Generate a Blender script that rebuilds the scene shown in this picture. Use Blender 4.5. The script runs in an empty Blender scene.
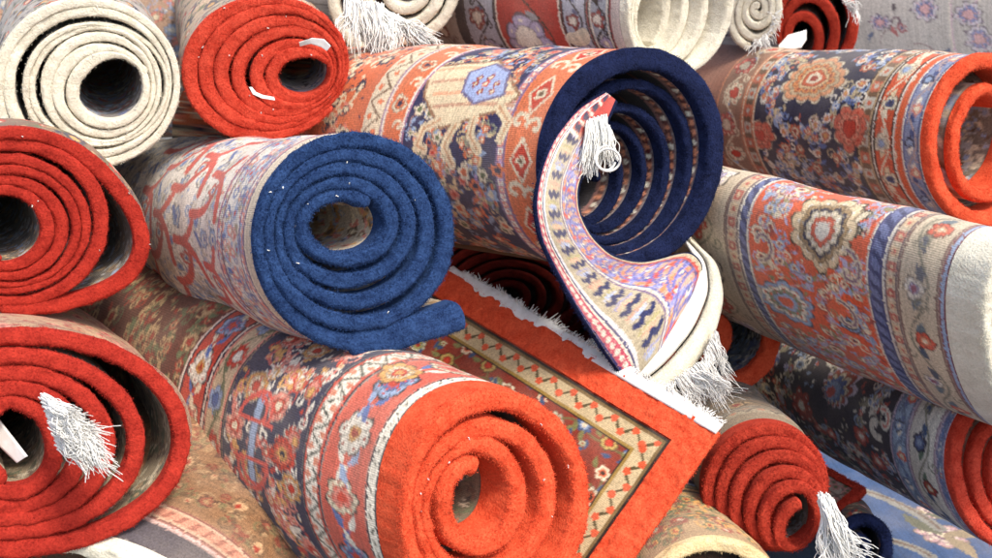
import bpy, math, random
import numpy as np
from mathutils import Vector, Matrix

rng = np.random.default_rng(7)
random.seed(7)
SC = bpy.context.scene
COL = SC.collection
PW, PH, F = 992, 558, 1047.0
PITCH = math.radians(14)
CAMH = 0.83

# ------------------------------------------------------------------ camera frame -> world
RIGHT = np.array([1, 0, 0.0])
UP = np.array([0, math.sin(PITCH), math.cos(PITCH)])
BACK = np.array([0, -math.cos(PITCH), math.sin(PITCH)])
CAMP = np.array([0, 0, CAMH])
M3 = np.stack([RIGHT, UP, BACK], 1)


def w(P):
    return np.asarray(P) @ M3.T + CAMP


def ray(px, py):
    px = np.asarray(px, float); py = np.asarray(py, float)
    return np.stack([(px - PW / 2) / F, (PH / 2 - py) / F, -np.ones_like(px)], -1)


def at3(px, py, d):
    return ray(px, py) * d


def proj(P):
    d = -P[..., 2]
    return P[..., 0] / d * F + PW / 2, PH / 2 - P[..., 1] / d * F


def lin(r, g, b):
    c = np.array([r, g, b]) / 255.0
    return np.where(c <= 0.04045, c / 12.92, ((c + 0.055) / 1.055) ** 2.4)


def unit(v):
    return v / np.linalg.norm(v)


def noise1(n, step, seed, closed=False):
    r = np.random.default_rng(seed)
    k = max(2, int(n / step) + 2)
    a = r.normal(size=k)
    x = np.linspace(0, k - 1.001, n)
    i = x.astype(int); f = x - i; f = f * f * (3 - 2 * f)
    return a[i] * (1 - f) + a[np.minimum(i + 1, k - 1)] * f


def noise2(n, m, sn, sm, seed):
    r = np.random.default_rng(seed)
    kn, km = int(n / sn) + 3, int(m / sm) + 3
    a = r.normal(size=(kn, km))
    x = np.linspace(0, kn - 2.001, n); y = np.linspace(0, km - 2.001, m)
    i = x.astype(int); fx = x - i; fx = (fx * fx * (3 - 2 * fx))[:, None]
    j = y.astype(int); fy = y - j; fy = (fy * fy * (3 - 2 * fy))[None]
    g = lambda p, q: a[np.ix_(p, q)]
    return (g(i, j) * (1 - fx) + g(i + 1, j) * fx) * (1 - fy) + (g(i, j + 1) * (1 - fx) + g(i + 1, j + 1) * fx) * fy


# ------------------------------------------------------------------ mesh accumulation
class Acc:
    def __init__(s):
        s.v = []; s.q = []; s.c = []; s.uv = []; s.n = 0

    def grid(s, P, col=None, uv=None, closed=False):
        n, m = P.shape[:2]
        idx = np.arange(n * m).reshape(n, m) + s.n
        if closed:
            idx2 = np.concatenate([idx, idx[:, :1]], 1)
        else:
            idx2 = idx
        q = np.stack([idx2[:-1, :-1], idx2[1:, :-1], idx2[1:, 1:], idx2[:-1, 1:]], -1).reshape(-1, 4)
        s.raw(P.reshape(-1, 3), q, None if col is None else col.reshape(-1, 3), None if uv is None else uv.reshape(-1, 2))

    def raw(s, V, q, col=None, uv=None):
        k = len(V)
        s.v.append(V); s.q.append(q)
        s.c.append(np.full((k, 3), 0.5) if col is None else col)
        s.uv.append(np.zeros((k, 2)) if uv is None else uv)
        s.n += k

    def tris(s, V, t):
        """triangles stored as quads with a repeated last corner are avoided: use tiny quads instead"""
        s.raw(V, t + 0)

    def build(s, name, mat, parent, origin, smooth=True):
        V = np.concatenate(s.v); Q = np.concatenate(s.q); C = np.concatenate(s.c); UV = np.concatenate(s.uv)
        Vw = w(V) - origin
        me = bpy.data.meshes.new(name)
        me.vertices.add(len(Vw)); me.vertices.foreach_set('co', Vw.astype(np.float32).ravel())
        me.loops.add(Q.size); me.loops.foreach_set('vertex_index', Q.astype(np.int32).ravel())
        me.polygons.add(len(Q))
        me.polygons.foreach_set('loop_start', np.arange(0, Q.size, 4, dtype=np.int32))
        me.polygons.foreach_set('loop_total', np.full(len(Q), 4, dtype=np.int32))
        me.polygons.foreach_set('use_smooth', np.full(len(Q), smooth, dtype=bool))
        me.update(calc_edges=True)
        a = me.color_attributes.new('dye', 'FLOAT_COLOR', 'POINT')
        a.data.foreach_set('color', np.concatenate([C, np.ones((len(C), 1))], 1).astype(np.float32).ravel())
        u = me.uv_layers.new(name='weave')
        u.data.foreach_set('uv', UV[Q.ravel()].astype(np.float32).ravel())
        me.validate()
        me.materials.append(mat)
        ob = bpy.data.objects.new(name, me)
        COL.objects.link(ob)
        if parent is not None:
            ob.parent = parent
        else:
            ob.location = origin
        return ob


# ------------------------------------------------------------------ materials
def new_mat(name):
    m = bpy.data.materials.new(name); m.use_nodes = True
    nt = m.node_tree; b = nt.nodes['Principled BSDF']
    b.inputs['Roughness'].default_value = 0.92
    b.inputs['Specular IOR Level'].default_value = 0.12
    return m, nt, b


def N(nt, t, **k):
    n = nt.nodes.new(t)
    for a, v in k.items():
        setattr(n, a, v)
    return n


def weave_mat():
    m, nt, b = new_mat('woven wool pattern')
    L = nt.links.new
    at = N(nt, 'ShaderNodeAttribute', attribute_name='dye')
    uv = N(nt, 'ShaderNodeUVMap', uv_map='weave')
    n1 = N(nt, 'ShaderNodeTexNoise'); n1.inputs['Scale'].default_value = 420; n1.inputs['Detail'].default_value = 2
    n2 = N(nt, 'ShaderNodeTexNoise'); n2.inputs['Scale'].default_value = 18; n2.inputs['Detail'].default_value = 4
    L(uv.outputs[0], n1.inputs['Vector']); L(uv.outputs[0], n2.inputs['Vector'])
    # worn / faded patches, a property of the dye
    r2 = N(nt, 'ShaderNodeMapRange'); r2.inputs[1].default_value = 0.4; r2.inputs[2].default_value = 0.75
    r2.inputs[3].default_value = 0.0; r2.inputs[4].default_value = 0.12
    L(n2.outputs[0], r2.inputs[0])
    mx = N(nt, 'ShaderNodeMix', data_type='RGBA'); mx.inputs[7].default_value = (*lin(205, 188, 165), 1)
    L(r2.outputs[0], mx.inputs[0]); L(at.outputs['Color'], mx.inputs[6])
    r1 = N(nt, 'ShaderNodeMapRange'); r1.inputs[1].default_value = 0.25; r1.inputs[2].default_value = 0.75
    r1.inputs[3].default_value = 0.72; r1.inputs[4].default_value = 1.18
    L(n1.outputs[0], r1.inputs[0])
    mu = N(nt, 'ShaderNodeMix', data_type='RGBA', blend_type='MULTIPLY'); mu.inputs[0].default_value = 1
    L(mx.outputs[2], mu.inputs[6]); L(r1.outputs[0], mu.inputs[7])
    L(mu.outputs[2], b.inputs['Base Color'])
    wv = N(nt, 'ShaderNodeTexWave', bands_direction='Y'); wv.inputs['Scale'].default_value = 140
    wv.inputs['Distortion'].default_value = 1.5; wv.inputs['Detail'].default_value = 1
    L(uv.outputs[0], wv.inputs['Vector'])
    ad = N(nt, 'ShaderNodeMath', operation='ADD'); L(wv.outputs['Fac'], ad.inputs[0]); L(n1.outputs[0], ad.inputs[1])
    bp = N(nt, 'ShaderNodeBump'); bp.inputs['Strength'].default_value = 0.25; bp.inputs['Distance'].default_value = 0.0008
    L(ad.outputs[0], bp.inputs['Height']); L(bp.outputs[0], b.inputs['Normal'])
    b.inputs['Sheen Weight'].default_value = 0.12
    return m


PILE = {}


def pile_mat(key, c1, c2):
    if key in PILE:
        return PILE[key]
    m, nt, b = new_mat('cut pile ' + key)
    L = nt.links.new
    tc = N(nt, 'ShaderNodeTexCoord')
    n1 = N(nt, 'ShaderNodeTexNoise'); n1.inputs['Scale'].default_value = 55; n1.inputs['Detail'].default_value = 5; n1.inputs['Roughness'].default_value = 0.65
    n2 = N(nt, 'ShaderNodeTexNoise'); n2.inputs['Scale'].default_value = 420; n2.inputs['Detail'].default_value = 3
    L(tc.outputs['Object'], n1.inputs['Vector']); L(tc.outputs['Object'], n2.inputs['Vector'])
    ad = N(nt, 'ShaderNodeMath', operation='MULTIPLY_ADD'); ad.inputs[1].default_value = 0.55
    L(n1.outputs[0], ad.inputs[0])
    m2 = N(nt, 'ShaderNodeMath', operation='MULTIPLY'); m2.inputs[1].default_value = 0.45
    L(n2.outputs[0], m2.inputs[0]); L(m2.outputs[0], ad.inputs[2])
    cr = N(nt, 'ShaderNodeValToRGB')
    cr.color_ramp.elements[0].position = 0.36; cr.color_ramp.elements[0].color = (*lin(*c1), 1)
    cr.color_ramp.elements[1].position = 0.64; cr.color_ramp.elements[1].color = (*lin(*c2), 1)
    L(ad.outputs[0], cr.inputs[0]); L(cr.outputs[0], b.inputs['Base Color'])
    bp = N(nt, 'ShaderNodeBump'); bp.inputs['Strength'].default_value = 0.9; bp.inputs['Distance'].default_value = 0.003
    L(ad.outputs[0], bp.inputs['Height']); L(bp.outputs[0], b.inputs['Normal'])
    b.inputs['Sheen Weight'].default_value = 0.22; b.inputs['Sheen Roughness'].default_value = 0.5
    b.inputs['Sheen Tint'].default_value = (*np.minimum(lin(*c2) * 1.6 + 0.05, 1), 1)
    PILE[key] = m
    return m


def cotton_mat():
    m, nt, b = new_mat('white cotton')
    L = nt.links.new
    tc = N(nt, 'ShaderNodeTexCoord')
    n1 = N(nt, 'ShaderNodeTexNoise'); n1.inputs['Scale'].default_value = 90; n1.inputs['Detail'].default_value = 4
    L(tc.outputs['Object'], n1.inputs['Vector'])
    cr = N(nt, 'ShaderNodeValToRGB')
    cr.color_ramp.elements[0].position = 0.3; cr.color_ramp.elements[0].color = (*lin(222, 218, 208), 1)
    cr.color_ramp.elements[1].position = 0.7; cr.color_ramp.elements[1].color = (*lin(242, 240, 234), 1)
    L(n1.outputs[0], cr.inputs[0]); L(cr.outputs[0], b.inputs['Base Color'])
    bp = N(nt, 'ShaderNodeBump'); bp.inputs['Strength'].default_value = 0.5; bp.inputs['Distance'].default_value = 0.001
    L(n1.outputs[0], bp.inputs['Height']); L(bp.outputs[0], b.inputs['Normal'])
    return m


WEAVE = weave_mat()
COTTON = cotton_mat()
RED_A = pile_mat('scarlet', (172, 46, 30), (212, 80, 58))
RED_B = pile_mat('crimson', (136, 32, 24), (180, 54, 40))
ORANGE = pile_mat('vermilion', (196, 62, 34), (230, 98, 62))
CREAM = pile_mat('cream', (205, 196, 172), (234, 227, 206))
BLUE = pile_mat('denim blue', (24, 42, 78), (50, 76, 120))
NAVY = pile_mat('navy', (12, 17, 40), (30, 39, 74))
BLACK = pile_mat('black', (10, 9, 9), (30, 28, 27))
RED_SHADED = pile_mat('shaded_red', (58, 14, 10), (104, 26, 18))  # red pile with the gap's shade put into its colour
DKRED = pile_mat('dark red', (140, 36, 24), (186, 66, 46))


# ------------------------------------------------------------------ painter in carpet coordinates (metres)
AA = 0.0017


class Cv:
    def __init__(s, u, v, base):
        s.u, s.v = u, v
        s.C = np.empty((len(u), len(v), 3)); s.C[:] = base

    def win(s, cu, cv, R):
        i0, i1 = np.searchsorted(s.u, [cu - R, cu + R]); j0, j1 = np.searchsorted(s.v, [cv - R, cv + R])
        if i1 <= i0 or j1 <= j0:
            return None
        return (slice(i0, i1), slice(j0, j1)), (s.u[i0:i1] - cu)[:, None] + 0 * s.v[None, j0:j1], (s.v[j0:j1] - cv)[None] + 0 * s.u[i0:i1, None]

    def put(s, sl, sd, col):
        m = np.clip(0.5 - sd / AA, 0, 1)[..., None]
        s.C[sl] = s.C[sl] * (1 - m) + np.asarray(col) * m

    def band(s, u0, u1, col):
        sd = np.maximum(u0 - s.u, s.u - u1)[:, None] + 0 * s.v[None]
        s.put((slice(None), slice(None)), sd, col)

    def ell(s, cu, cv, ru, rv, col, rot=0):
        r = s.win(cu, cv, max(ru, rv) * 1.05 + AA)
        if r is None: return
        sl, x, y = r
        c, n = math.cos(rot), math.sin(rot)
        X, Y = c * x + n * y, -n * x + c * y
        k = np.sqrt((X / ru) ** 2 + (Y / rv) ** 2)
        s.put(sl, (k - 1) * min(ru, rv), col)

    def flower(s, cu, cv, r, n, cols, rot=0, depth=0.35, sq=1.0):
        q = s.win(cu, cv, r * 1.2 + AA)
        if q is None: return
        sl, x, y = q
        ph = (cu * 917.3 + cv * 531.7) % 6.28
        sq = sq * (0.86 + 0.14 * math.sin(ph * 3))
        y = y / sq
        rr = np.hypot(x, y); th = np.arctan2(y, x) + rot + ph
        rr = rr * (1 + 0.07 * np.sin(3 * th + ph * 2) + 0.05 * np.sin(5 * th + ph * 5))
        pet = np.abs(np.cos(n * th / 2))
        for k, (f, col) in enumerate(cols):
            d = depth * (0.6 if k else 1.0) if f > 0.35 else 0
            R = r * f * (1 - d + d * pet ** 0.7)
            col = np.asarray(col)
            if r > 0.011 and f > 0.3:
                s.put(sl, rr - R - 0.0006, col * 0.42)
                s.put(sl, rr - R + 0.0009, col)
                if f > 0.5:                      # seams between the petals and a bead in each
                    seam = np.maximum(rr - R + 0.001, (pet - 0.22) * rr * 1.1)
                    s.put(sl, np.maximum(seam, r * f * 0.45 - rr), col * 0.5)
                    if r > 0.018:
                        bead = np.hypot(rr - R * 0.78, (1 - pet) * rr * 0.9) - r * 0.055
                        s.put(sl, bead, cols[-1][1])
            else:
                s.put(sl, rr - R, col)

    def palm(s, cu, cv, r, ang, cols, n=7):
        q = s.win(cu, cv, r * 1.35 + AA)
        if q is None: return
        sl, x, y = q
        X = math.cos(ang) * x + math.sin(ang) * y; Y = -math.sin(ang) * x + math.cos(ang) * y
        for k, (f, col) in enumerate(cols):
            X2 = X + r * 0.25 * (1 - f)
            th = np.arctan2(Y, X2); rr = np.hypot(X2, Y)
            base = 0.55 + 0.45 * np.exp(-(th / 0.9) ** 2) + 0.12 * np.cos(th)
            lob = np.abs(np.cos(n * th))
            ser = 1 - 0.26 * (1 - lob) * (1 if f > 0.5 else 0.4)
            col = np.asarray(col)
            if r > 0.011 and f > 0.3:
                s.put(sl, rr - r * f * base * ser - 0.0006, col * 0.42)
            s.put(sl, rr - r * f * base * ser + 0.0006, col)
            if r > 0.013 and f > 0.6:
                s.put(sl, np.maximum(rr - r * f * base * ser + 0.001, np.maximum((lob - 0.25) * rr, r * 0.3 - rr)), col * 0.5)

    def line(s, pts, wd, col, taper=False):
        pts = np.asarray(pts, float)
        for k in range(len(pts) - 1):
            a, b = pts[k], pts[k + 1]
            c = (a + b) / 2; d = b - a; L2 = d @ d
            q = s.win(c[0], c[1], math.sqrt(L2) / 2 + wd + AA)
            if q is None or L2 == 0: continue
            sl, x, y = q
            x = x + c[0] - a[0]; y = y + c[1] - a[1]
            t = np.clip((x * d[0] + y * d[1]) / L2, 0, 1)
            ww = wd if not taper else wd * (1 - 0.8 * (k + t) / (len(pts) - 1))
            s.put(sl, np.hypot(x - t * d[0], y - t * d[1]) - ww / 2, col)

    def curve(s, p0, p1, bend, wd, col, taper=False, n=8):
        p0 = np.asarray(p0, float); p1 = np.asarray(p1, float)
        d = p1 - p0; c = (p0 + p1) / 2 + bend * np.array([-d[1], d[0]])
        t = np.linspace(0, 1, n)[:, None]
        pts = (1 - t) ** 2 * p0 + 2 * t * (1 - t) * c + t * t * p1
        s.line(pts, wd, col, taper)
        return pts

    def scroll(s, cu, cv, r, ang, sgn, wd, col, turns=1.1):
        t = np.linspace(0, 1, 14)
        a = ang + sgn * t * turns * 2 * math.pi; rr = r * (1 - 0.85 * t)
        ox, oy = -r * math.cos(ang), -r * math.sin(ang)
        s.line(np.stack([cu + ox + rr * np.cos(a), cv + oy + rr * np.sin(a)], 1), wd, col, False)

    def leaf(s, cu, cv, ang, L, W, col, mid=None):
        q = s.win(cu, cv, L + AA)
        if q is None: return
        sl, x, y = q
        X = (math.cos(ang) * x + math.sin(ang) * y) / L; Y = -math.sin(ang) * x + math.cos(ang) * y
        Y = Y - 0.25 * W * np.sin(X * 3)
        k = np.abs(Y) - W / 2 * np.clip(1 - (2 * X - 1) ** 2, 0, 1) * (1.3 - 0.6 * X)
        k = np.where((X < 0) | (X > 1), 1, k)
        s.put(sl, k, col)
        if mid is not None:
            s.put(sl, np.where((X < 0.15) | (X > 0.8), 1, np.abs(Y) - W * 0.1), mid)

    def poly(s, pts, col, outline=None, ow=0.002):
        pts = np.asarray(pts, float); c = pts.mean(0)
        q = s.win(c[0], c[1], np.max(np.hypot(*(pts - c).T)) + AA)
        if q is None: return
        sl, x, y = q
        ins = np.zeros(x.shape, bool); dmin = np.full(x.shape, 9.0)
        P = pts - c
        for k in range(len(P)):
            a, b = P[k], P[(k + 1) % len(P)]
            cr = ((a[1] > y) != (b[1] > y)) & (x < (b[0] - a[0]) * (y - a[1]) / (b[1] - a[1] + 1e-12) + a[0])
            ins ^= cr
            d = b - a; t = np.clip(((x - a[0]) * d[0] + (y - a[1]) * d[1]) / (d @ d + 1e-12), 0, 1)
            dmin = np.minimum(dmin, np.hypot(x - a[0] - t * d[0], y - a[1] - t * d[1]))
        s.put(sl, np.where(ins, -dmin, dmin), col)
        if outline is not None:
            s.put(sl, dmin - ow / 2, outline)

    def age(s, seed, amt=0.09):
        """uneven knots, dye lots, dust and sun-fading"""
        r = np.random.default_rng(seed)
        n, m = s.C.shape[:2]
        ii = np.clip(np.arange(n)[:, None] + r.integers(-1, 2, (n, m)) * (r.random((n, m)) < 0.22), 0, n - 1)
        jj = np.clip(np.arange(m)[None] + r.integers(-1, 2, (n, m)) * (r.random((n, m)) < 0.22), 0, m - 1)
        C = s.C[ii, jj]
        g = 1 + amt * r.normal(size=(n, m)) + 0.07 * r.normal(size=(n, 1)) + 0.07 * noise2(n, m, 25, 25, seed)
        C = C * np.clip(g, 0.45, 1.6)[..., None]
        f = np.clip(0.08 + 0.06 * noise2(n, m, 60, 60, seed + 50), 0.0, 0.2)[..., None]
        C = C * (1 - f) + lin(196, 182, 164) * f
        s.C = np.clip(C, 0, 0.9)


# colours
CRM = lin(222, 205, 172); IVO = lin(226, 216, 196); WHT = lin(232, 228, 222)
NVY = lin(34, 36, 66); DNV = lin(24, 24, 44); RED = lin(190, 52, 30); ORG = lin(212, 92, 48)
BRK = lin(150, 46, 30); PNK = lin(214, 130, 112); LBL = lin(146, 164, 190); MBL = lin(84, 106, 156)
GRN = lin(96, 104, 70); BRN = lin(104, 74, 50); TAN = lin(178, 146, 104); GRY = lin(172, 170, 166)
DKB = lin(46, 34, 28); GLD = lin(206, 152, 84); LIL = lin(176, 166, 190); ROSE = lin(196, 88, 76)


def guards(cv, u0, u1, cols, wd=0.003):
    """thin stripes at both sides of a band"""
    for k, c in enumerate(cols):
        cv.band(u0 + k * wd, u0 + (k + 1) * wd, c)
        cv.band(u1 - (k + 1) * wd, u1 - k * wd, c)


def vr(cv, per):
    a, b = cv.v[0], cv.v[-1]
    n0, n1 = int(math.floor(a / per)), int(math.ceil(b / per))
    return [(k, k * per) for k in range(n0, n1 + 1)]


def b_zig(cv, u0, u1, per, bg, lc, dc, wd=0.0028, gd=None):
    cv.band(u0, u1, bg)
    c = (u0 + u1) / 2; h = (u1 - u0) * 0.36
    for k, v in vr(cv, per):
        cv.line([(c - h, v), (c + h, v + per / 2), (c - h, v + per)], wd, lc)
        cv.flower(c - h * 0.5, v + per / 2, min(h * 0.42, per * .2), 4, [(1, dc)])
        cv.flower(c + h * 0.5, v, min(h * 0.42, per * .2), 4, [(1, dc)])
    if gd is not None: guards(cv, u0, u1, gd)


def b_box(cv, u0, u1, per, bg, c1, c2, gd=None):
    cv.band(u0, u1, bg)
    c = (u0 + u1) / 2; h = (u1 - u0) * 0.3
    for k, v in vr(cv, per):
        cv.poly([(c - h, v - h), (c + h, v - h), (c + h, v + h), (c - h, v + h)], c1 if k % 2 else c2)
        cv.ell(c, v, h * 0.45, h * 0.45, c2 if k % 2 else c1)
    if gd is not None: guards(cv, u0, u1, gd)


def b_chain(cv, u0, u1, per, bg, c1, gd=None, wd=0.003):
    cv.band(u0, u1, bg)
    c = (u0 + u1) / 2; h = (u1 - u0) * 0.38
    for k, v in vr(cv, per):
        cv.line([(c - h, v), (c - h * 0.2, v + per * 0.45), (c + h * 0.2, v + per * 0.5), (c + h, v + per * 0.95)], wd, c1)
    if gd is not None: guards(cv, u0, u1, gd)


def b_vine(cv, u0, u1, per, bg, vc, fl, leafc, seed=0, gd=None, size=0.33, wd=0.0028, n=6):
    r = np.random.default_rng(seed)
    cv.band(u0, u1, bg)
    c = (u0 + u1) / 2; h = (u1 - u0) * 0.28
    vv = np.arange(cv.v[0], cv.v[-1], 0.005)
    cv.line(np.stack([c + h * np.sin(vv / per * math.pi), vv], 1), wd, vc)
    for k, v in vr(cv, per):
        sg = 1 if k % 2 == 0 else -1
        vc_ = v + per / 2
        f = fl[k % len(fl)]
        for q in (-1, 1):
            cv.leaf(c + sg * h * 0.4, vc_ + q * per * 0.12, (math.pi / 2) * q + sg * 0.5 * q, per * 0.33, per * 0.16, leafc[(k + (q > 0)) % len(leafc)])
        cv.flower(c - sg * h * 0.25, vc_, (u1 - u0) * size, n, f, rot=r.uniform(0, 1), depth=0.32)
        cv.scroll(c + sg * h * 0.9, v + per * 0.15, per * 0.16, r.uniform(0, 6), sg, wd * 0.8, vc)
    if gd is not None: guards(cv, u0, u1, gd)


def b_ros(cv, u0, u1, per, bg, fl, lc, gd=None, size=0.36, n=8, seed=0):
    cv.band(u0, u1, bg)
    c = (u0 + u1) / 2
    for k, v in vr(cv, per):
        f = fl[k % len(fl)]
        cv.flower(c, v, (u1 - u0) * size, n, f, rot=0.2 * k)
        for q in (-1, 1):
            cv.leaf(c + q * (u1 - u0) * 0.06, v + per * 0.5, q * 1.0, (u1 - u0) * 0.35, (u1 - u0) * 0.13, lc[k % len(lc)])
            cv.leaf(c + q * (u1 - u0) * 0.06, v + per * 0.5, q * 1.0 + math.pi, (u1 - u0) * 0.35, (u1 - u0) * 0.13, lc[(k + 1) % len(lc)])
    if gd is not None: guards(cv, u0, u1, gd)


def field(cv, u0, u1, seed, pal, stem, rads, leafc, vr_=(-0.32, 0.32), wd=0.003, dens=1.0, outline=None, keep=()):
    """dart-thrown palmettes and rosettes joined by stems with leaves"""
    r = np.random.default_rng(seed)
    rads = [k * 0.74 for k in rads] + [0.0048]
    wd = wd * 0.8
    P = [tuple(k) for k in keep]
    nk = len(P)
    for R in rads:
        for _ in range(int(420 * dens)):
            u, v = r.uniform(u0 + R * 0.3, u1 - R * 0.3), r.uniform(*vr_)
            if all((u - a) ** 2 + (v - b) ** 2 > (1.12 * (R + c)) ** 2 for a, b, c in P):
                P.append((u, v, R))
    for i, (a, b, R) in enumerate(P):
        ds = sorted((((a - x) ** 2 + (b - y) ** 2), j) for j, (x, y, c) in enumerate(P) if j != i)[:2]
        for _, j in ds:
            x, y, c = P[j]
            pts = cv.curve((a, b), (x, y), r.uniform(-0.45, 0.45), wd, stem)
            m = pts[len(pts) // 2]
            an = r.uniform(0, 6.28)
            cv.leaf(m[0], m[1], an, r.uniform(0.010, 0.02), r.uniform(0.005, 0.009), leafc[r.integers(len(leafc))])
            cv.scroll(m[0], m[1], r.uniform(0.006, 0.011), an, r.choice([-1, 1]), wd * 0.8, leafc[r.integers(len(leafc))])
    for a, b, R in P[nk:]:
        cols = pal[r.integers(len(pal))]
        if outline is not None:
            cols = [(1.0, outline)] + [(f * 0.9, c) for f, c in cols]
        if r.random() < 0.45 and R > 0.009:
            cv.palm(a, b, R * 1.05, r.uniform(0, 6.28), cols)
        else:
            cv.flower(a, b, R, r.choice([5, 6, 8]), cols, rot=r.uniform(0, 3))
    n, m = cv.C.shape[:2]
    area = (u1 - u0) * (vr_[1] - vr_[0])
    for _ in range(int(area * 4200 * dens)):
        u, v = r.uniform(u0, u1), r.uniform(*vr_)
        if all((u - a) ** 2 + (v - b) ** 2 > (c * 1.02) ** 2 for a, b, c in P):
            cv.leaf(u, v, r.uniform(0, 6.28), r.uniform(0.006, 0.012), r.uniform(0.003, 0.005), leafc[r.integers(len(leafc))])


# ------------------------------------------------------------------ things
GROUP = 'rolled carpets heaped in the pile'


def thing(name, label, cat, origin, group=None):
    o = bpy.data.objects.new(name, None)
    o.empty_display_size = 0.05
    COL.objects.link(o); o.location = origin
    o['label'] = label; o['category'] = cat
    if group: o['group'] = group
    return o


def spiral(o, i, turns, th_end, sgn=1, pw=1.0, bulges=(), tail=None, curl=None, seed=0, wob=1.0, nper=90):
    """profile in picture pixels on the roll's end plane, from the outside in"""
    n = int(turns * nper) + 1
    s = np.linspace(0, 1, n)
    th = math.radians(th_end) - sgn * 2 * math.pi * turns * (1 - s)
    e = (s * turns - 0.5) / (turns - 1)
    e = np.where(e > 0, np.abs(e) ** pw, e)
    p = [a + (b - a) * e for a, b in zip(o, i)]
    rw = wob * noise1(n, nper / 4.0, seed)
    cx, cy, rx, ry, rot = p
    rot = np.radians(rot)
    for (tc, tw, amt) in bulges:
        g = amt * np.exp(-(((1 - s) * turns * sgn * 0 + s * turns - tc) / tw) ** 2)
        rw = rw + g
    x = (rx + rw) * np.cos(th); y = (ry + rw) * np.sin(th)
    pts = np.stack([cx + np.cos(rot) * x - np.sin(rot) * y, cy + np.sin(rot) * x + np.cos(rot) * y], 1)
    ss = s.copy()
    tt = np.abs(th - th[0]); fx = lambda a: np.stack([np.interp(a, tt, pts[:, 0]), np.interp(a, tt, pts[:, 1])], 1)
    si = np.hypot(*(fx(tt + 2 * math.pi) - pts).T); so = np.hypot(*(fx(tt - 2 * math.pi) - pts).T)
    si[tt > tt[-1] - 2 * math.pi] = 99; so[tt < 2 * math.pi] = 99
    sp = np.convolve(np.pad(np.minimum(si, so), 9, 'edge'), np.ones(19) / 19, 'valid')
    if tail is not None:
        sp = np.concatenate([np.full(len(tail), 60.0), sp]); sp[len(tail):len(tail) + 6] = 60
    if curl is not None:
        sp = np.concatenate([sp, np.full(len(curl), sp[-1])])
    if tail is not None:
        t = np.asarray(tail, float); pts = np.concatenate([t, pts]); ss = np.concatenate([np.zeros(len(t)), ss])
    if curl is not None:
        t = np.asarray(curl, float); pts = np.concatenate([pts, t]); ss = np.concatenate([ss, np.ones(len(t))])
    # smooth + resample evenly
    d = np.concatenate([[0], np.cumsum(np.hypot(*np.diff(pts, axis=0).T))])
    k = int(d[-1] / 2.0)
    x = np.linspace(0, d[-1], k)
    pts = np.stack([np.interp(x, d, pts[:, 0]), np.interp(x, d, pts[:, 1])], 1); ss = np.interp(x, d, ss); sp = np.interp(x, d, sp)
    for _ in range(3):
        pts[1:-1] = 0.25 * pts[:-2] + 0.5 * pts[1:-1] + 0.25 * pts[2:]
    return pts, ss, sp


def fuzz(acc, P, Nn, n, ln, r, wd=0.0006):
    """short wool fibres standing out of a surface sample (P points, Nn normals)"""
    k = r.integers(0, len(P), n)
    b = P[k] + r.normal(size=(n, 3)) * 0.0008
    d = Nn[k] + r.normal(size=(n, 3)) * 0.55
    d /= np.linalg.norm(d, axis=1, keepdims=True)
    L = ln * r.uniform(0.4, 1.0, (n, 1))
    t = np.cross(d, r.normal(size=(n, 3))); t /= np.linalg.norm(t, axis=1, keepdims=True)
    tip = b + d * L + r.normal(size=(n, 3)) * ln * 0.15
    V = np.stack([b - t * wd, b + t * wd, tip + t * wd * 0.35, tip - t * wd * 0.35], 1).reshape(-1, 3)
    q = np.arange(4 * n).reshape(n, 4) + acc.n
    acc.raw(V, q)


def grid_normals(P):
    a = np.gradient(P, axis=0); b = np.gradient(P, axis=1)
    c = np.cross(a, b)
    return c / (np.linalg.norm(c, axis=2, keepdims=True) + 1e-12)


class Roll:
    pass


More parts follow.
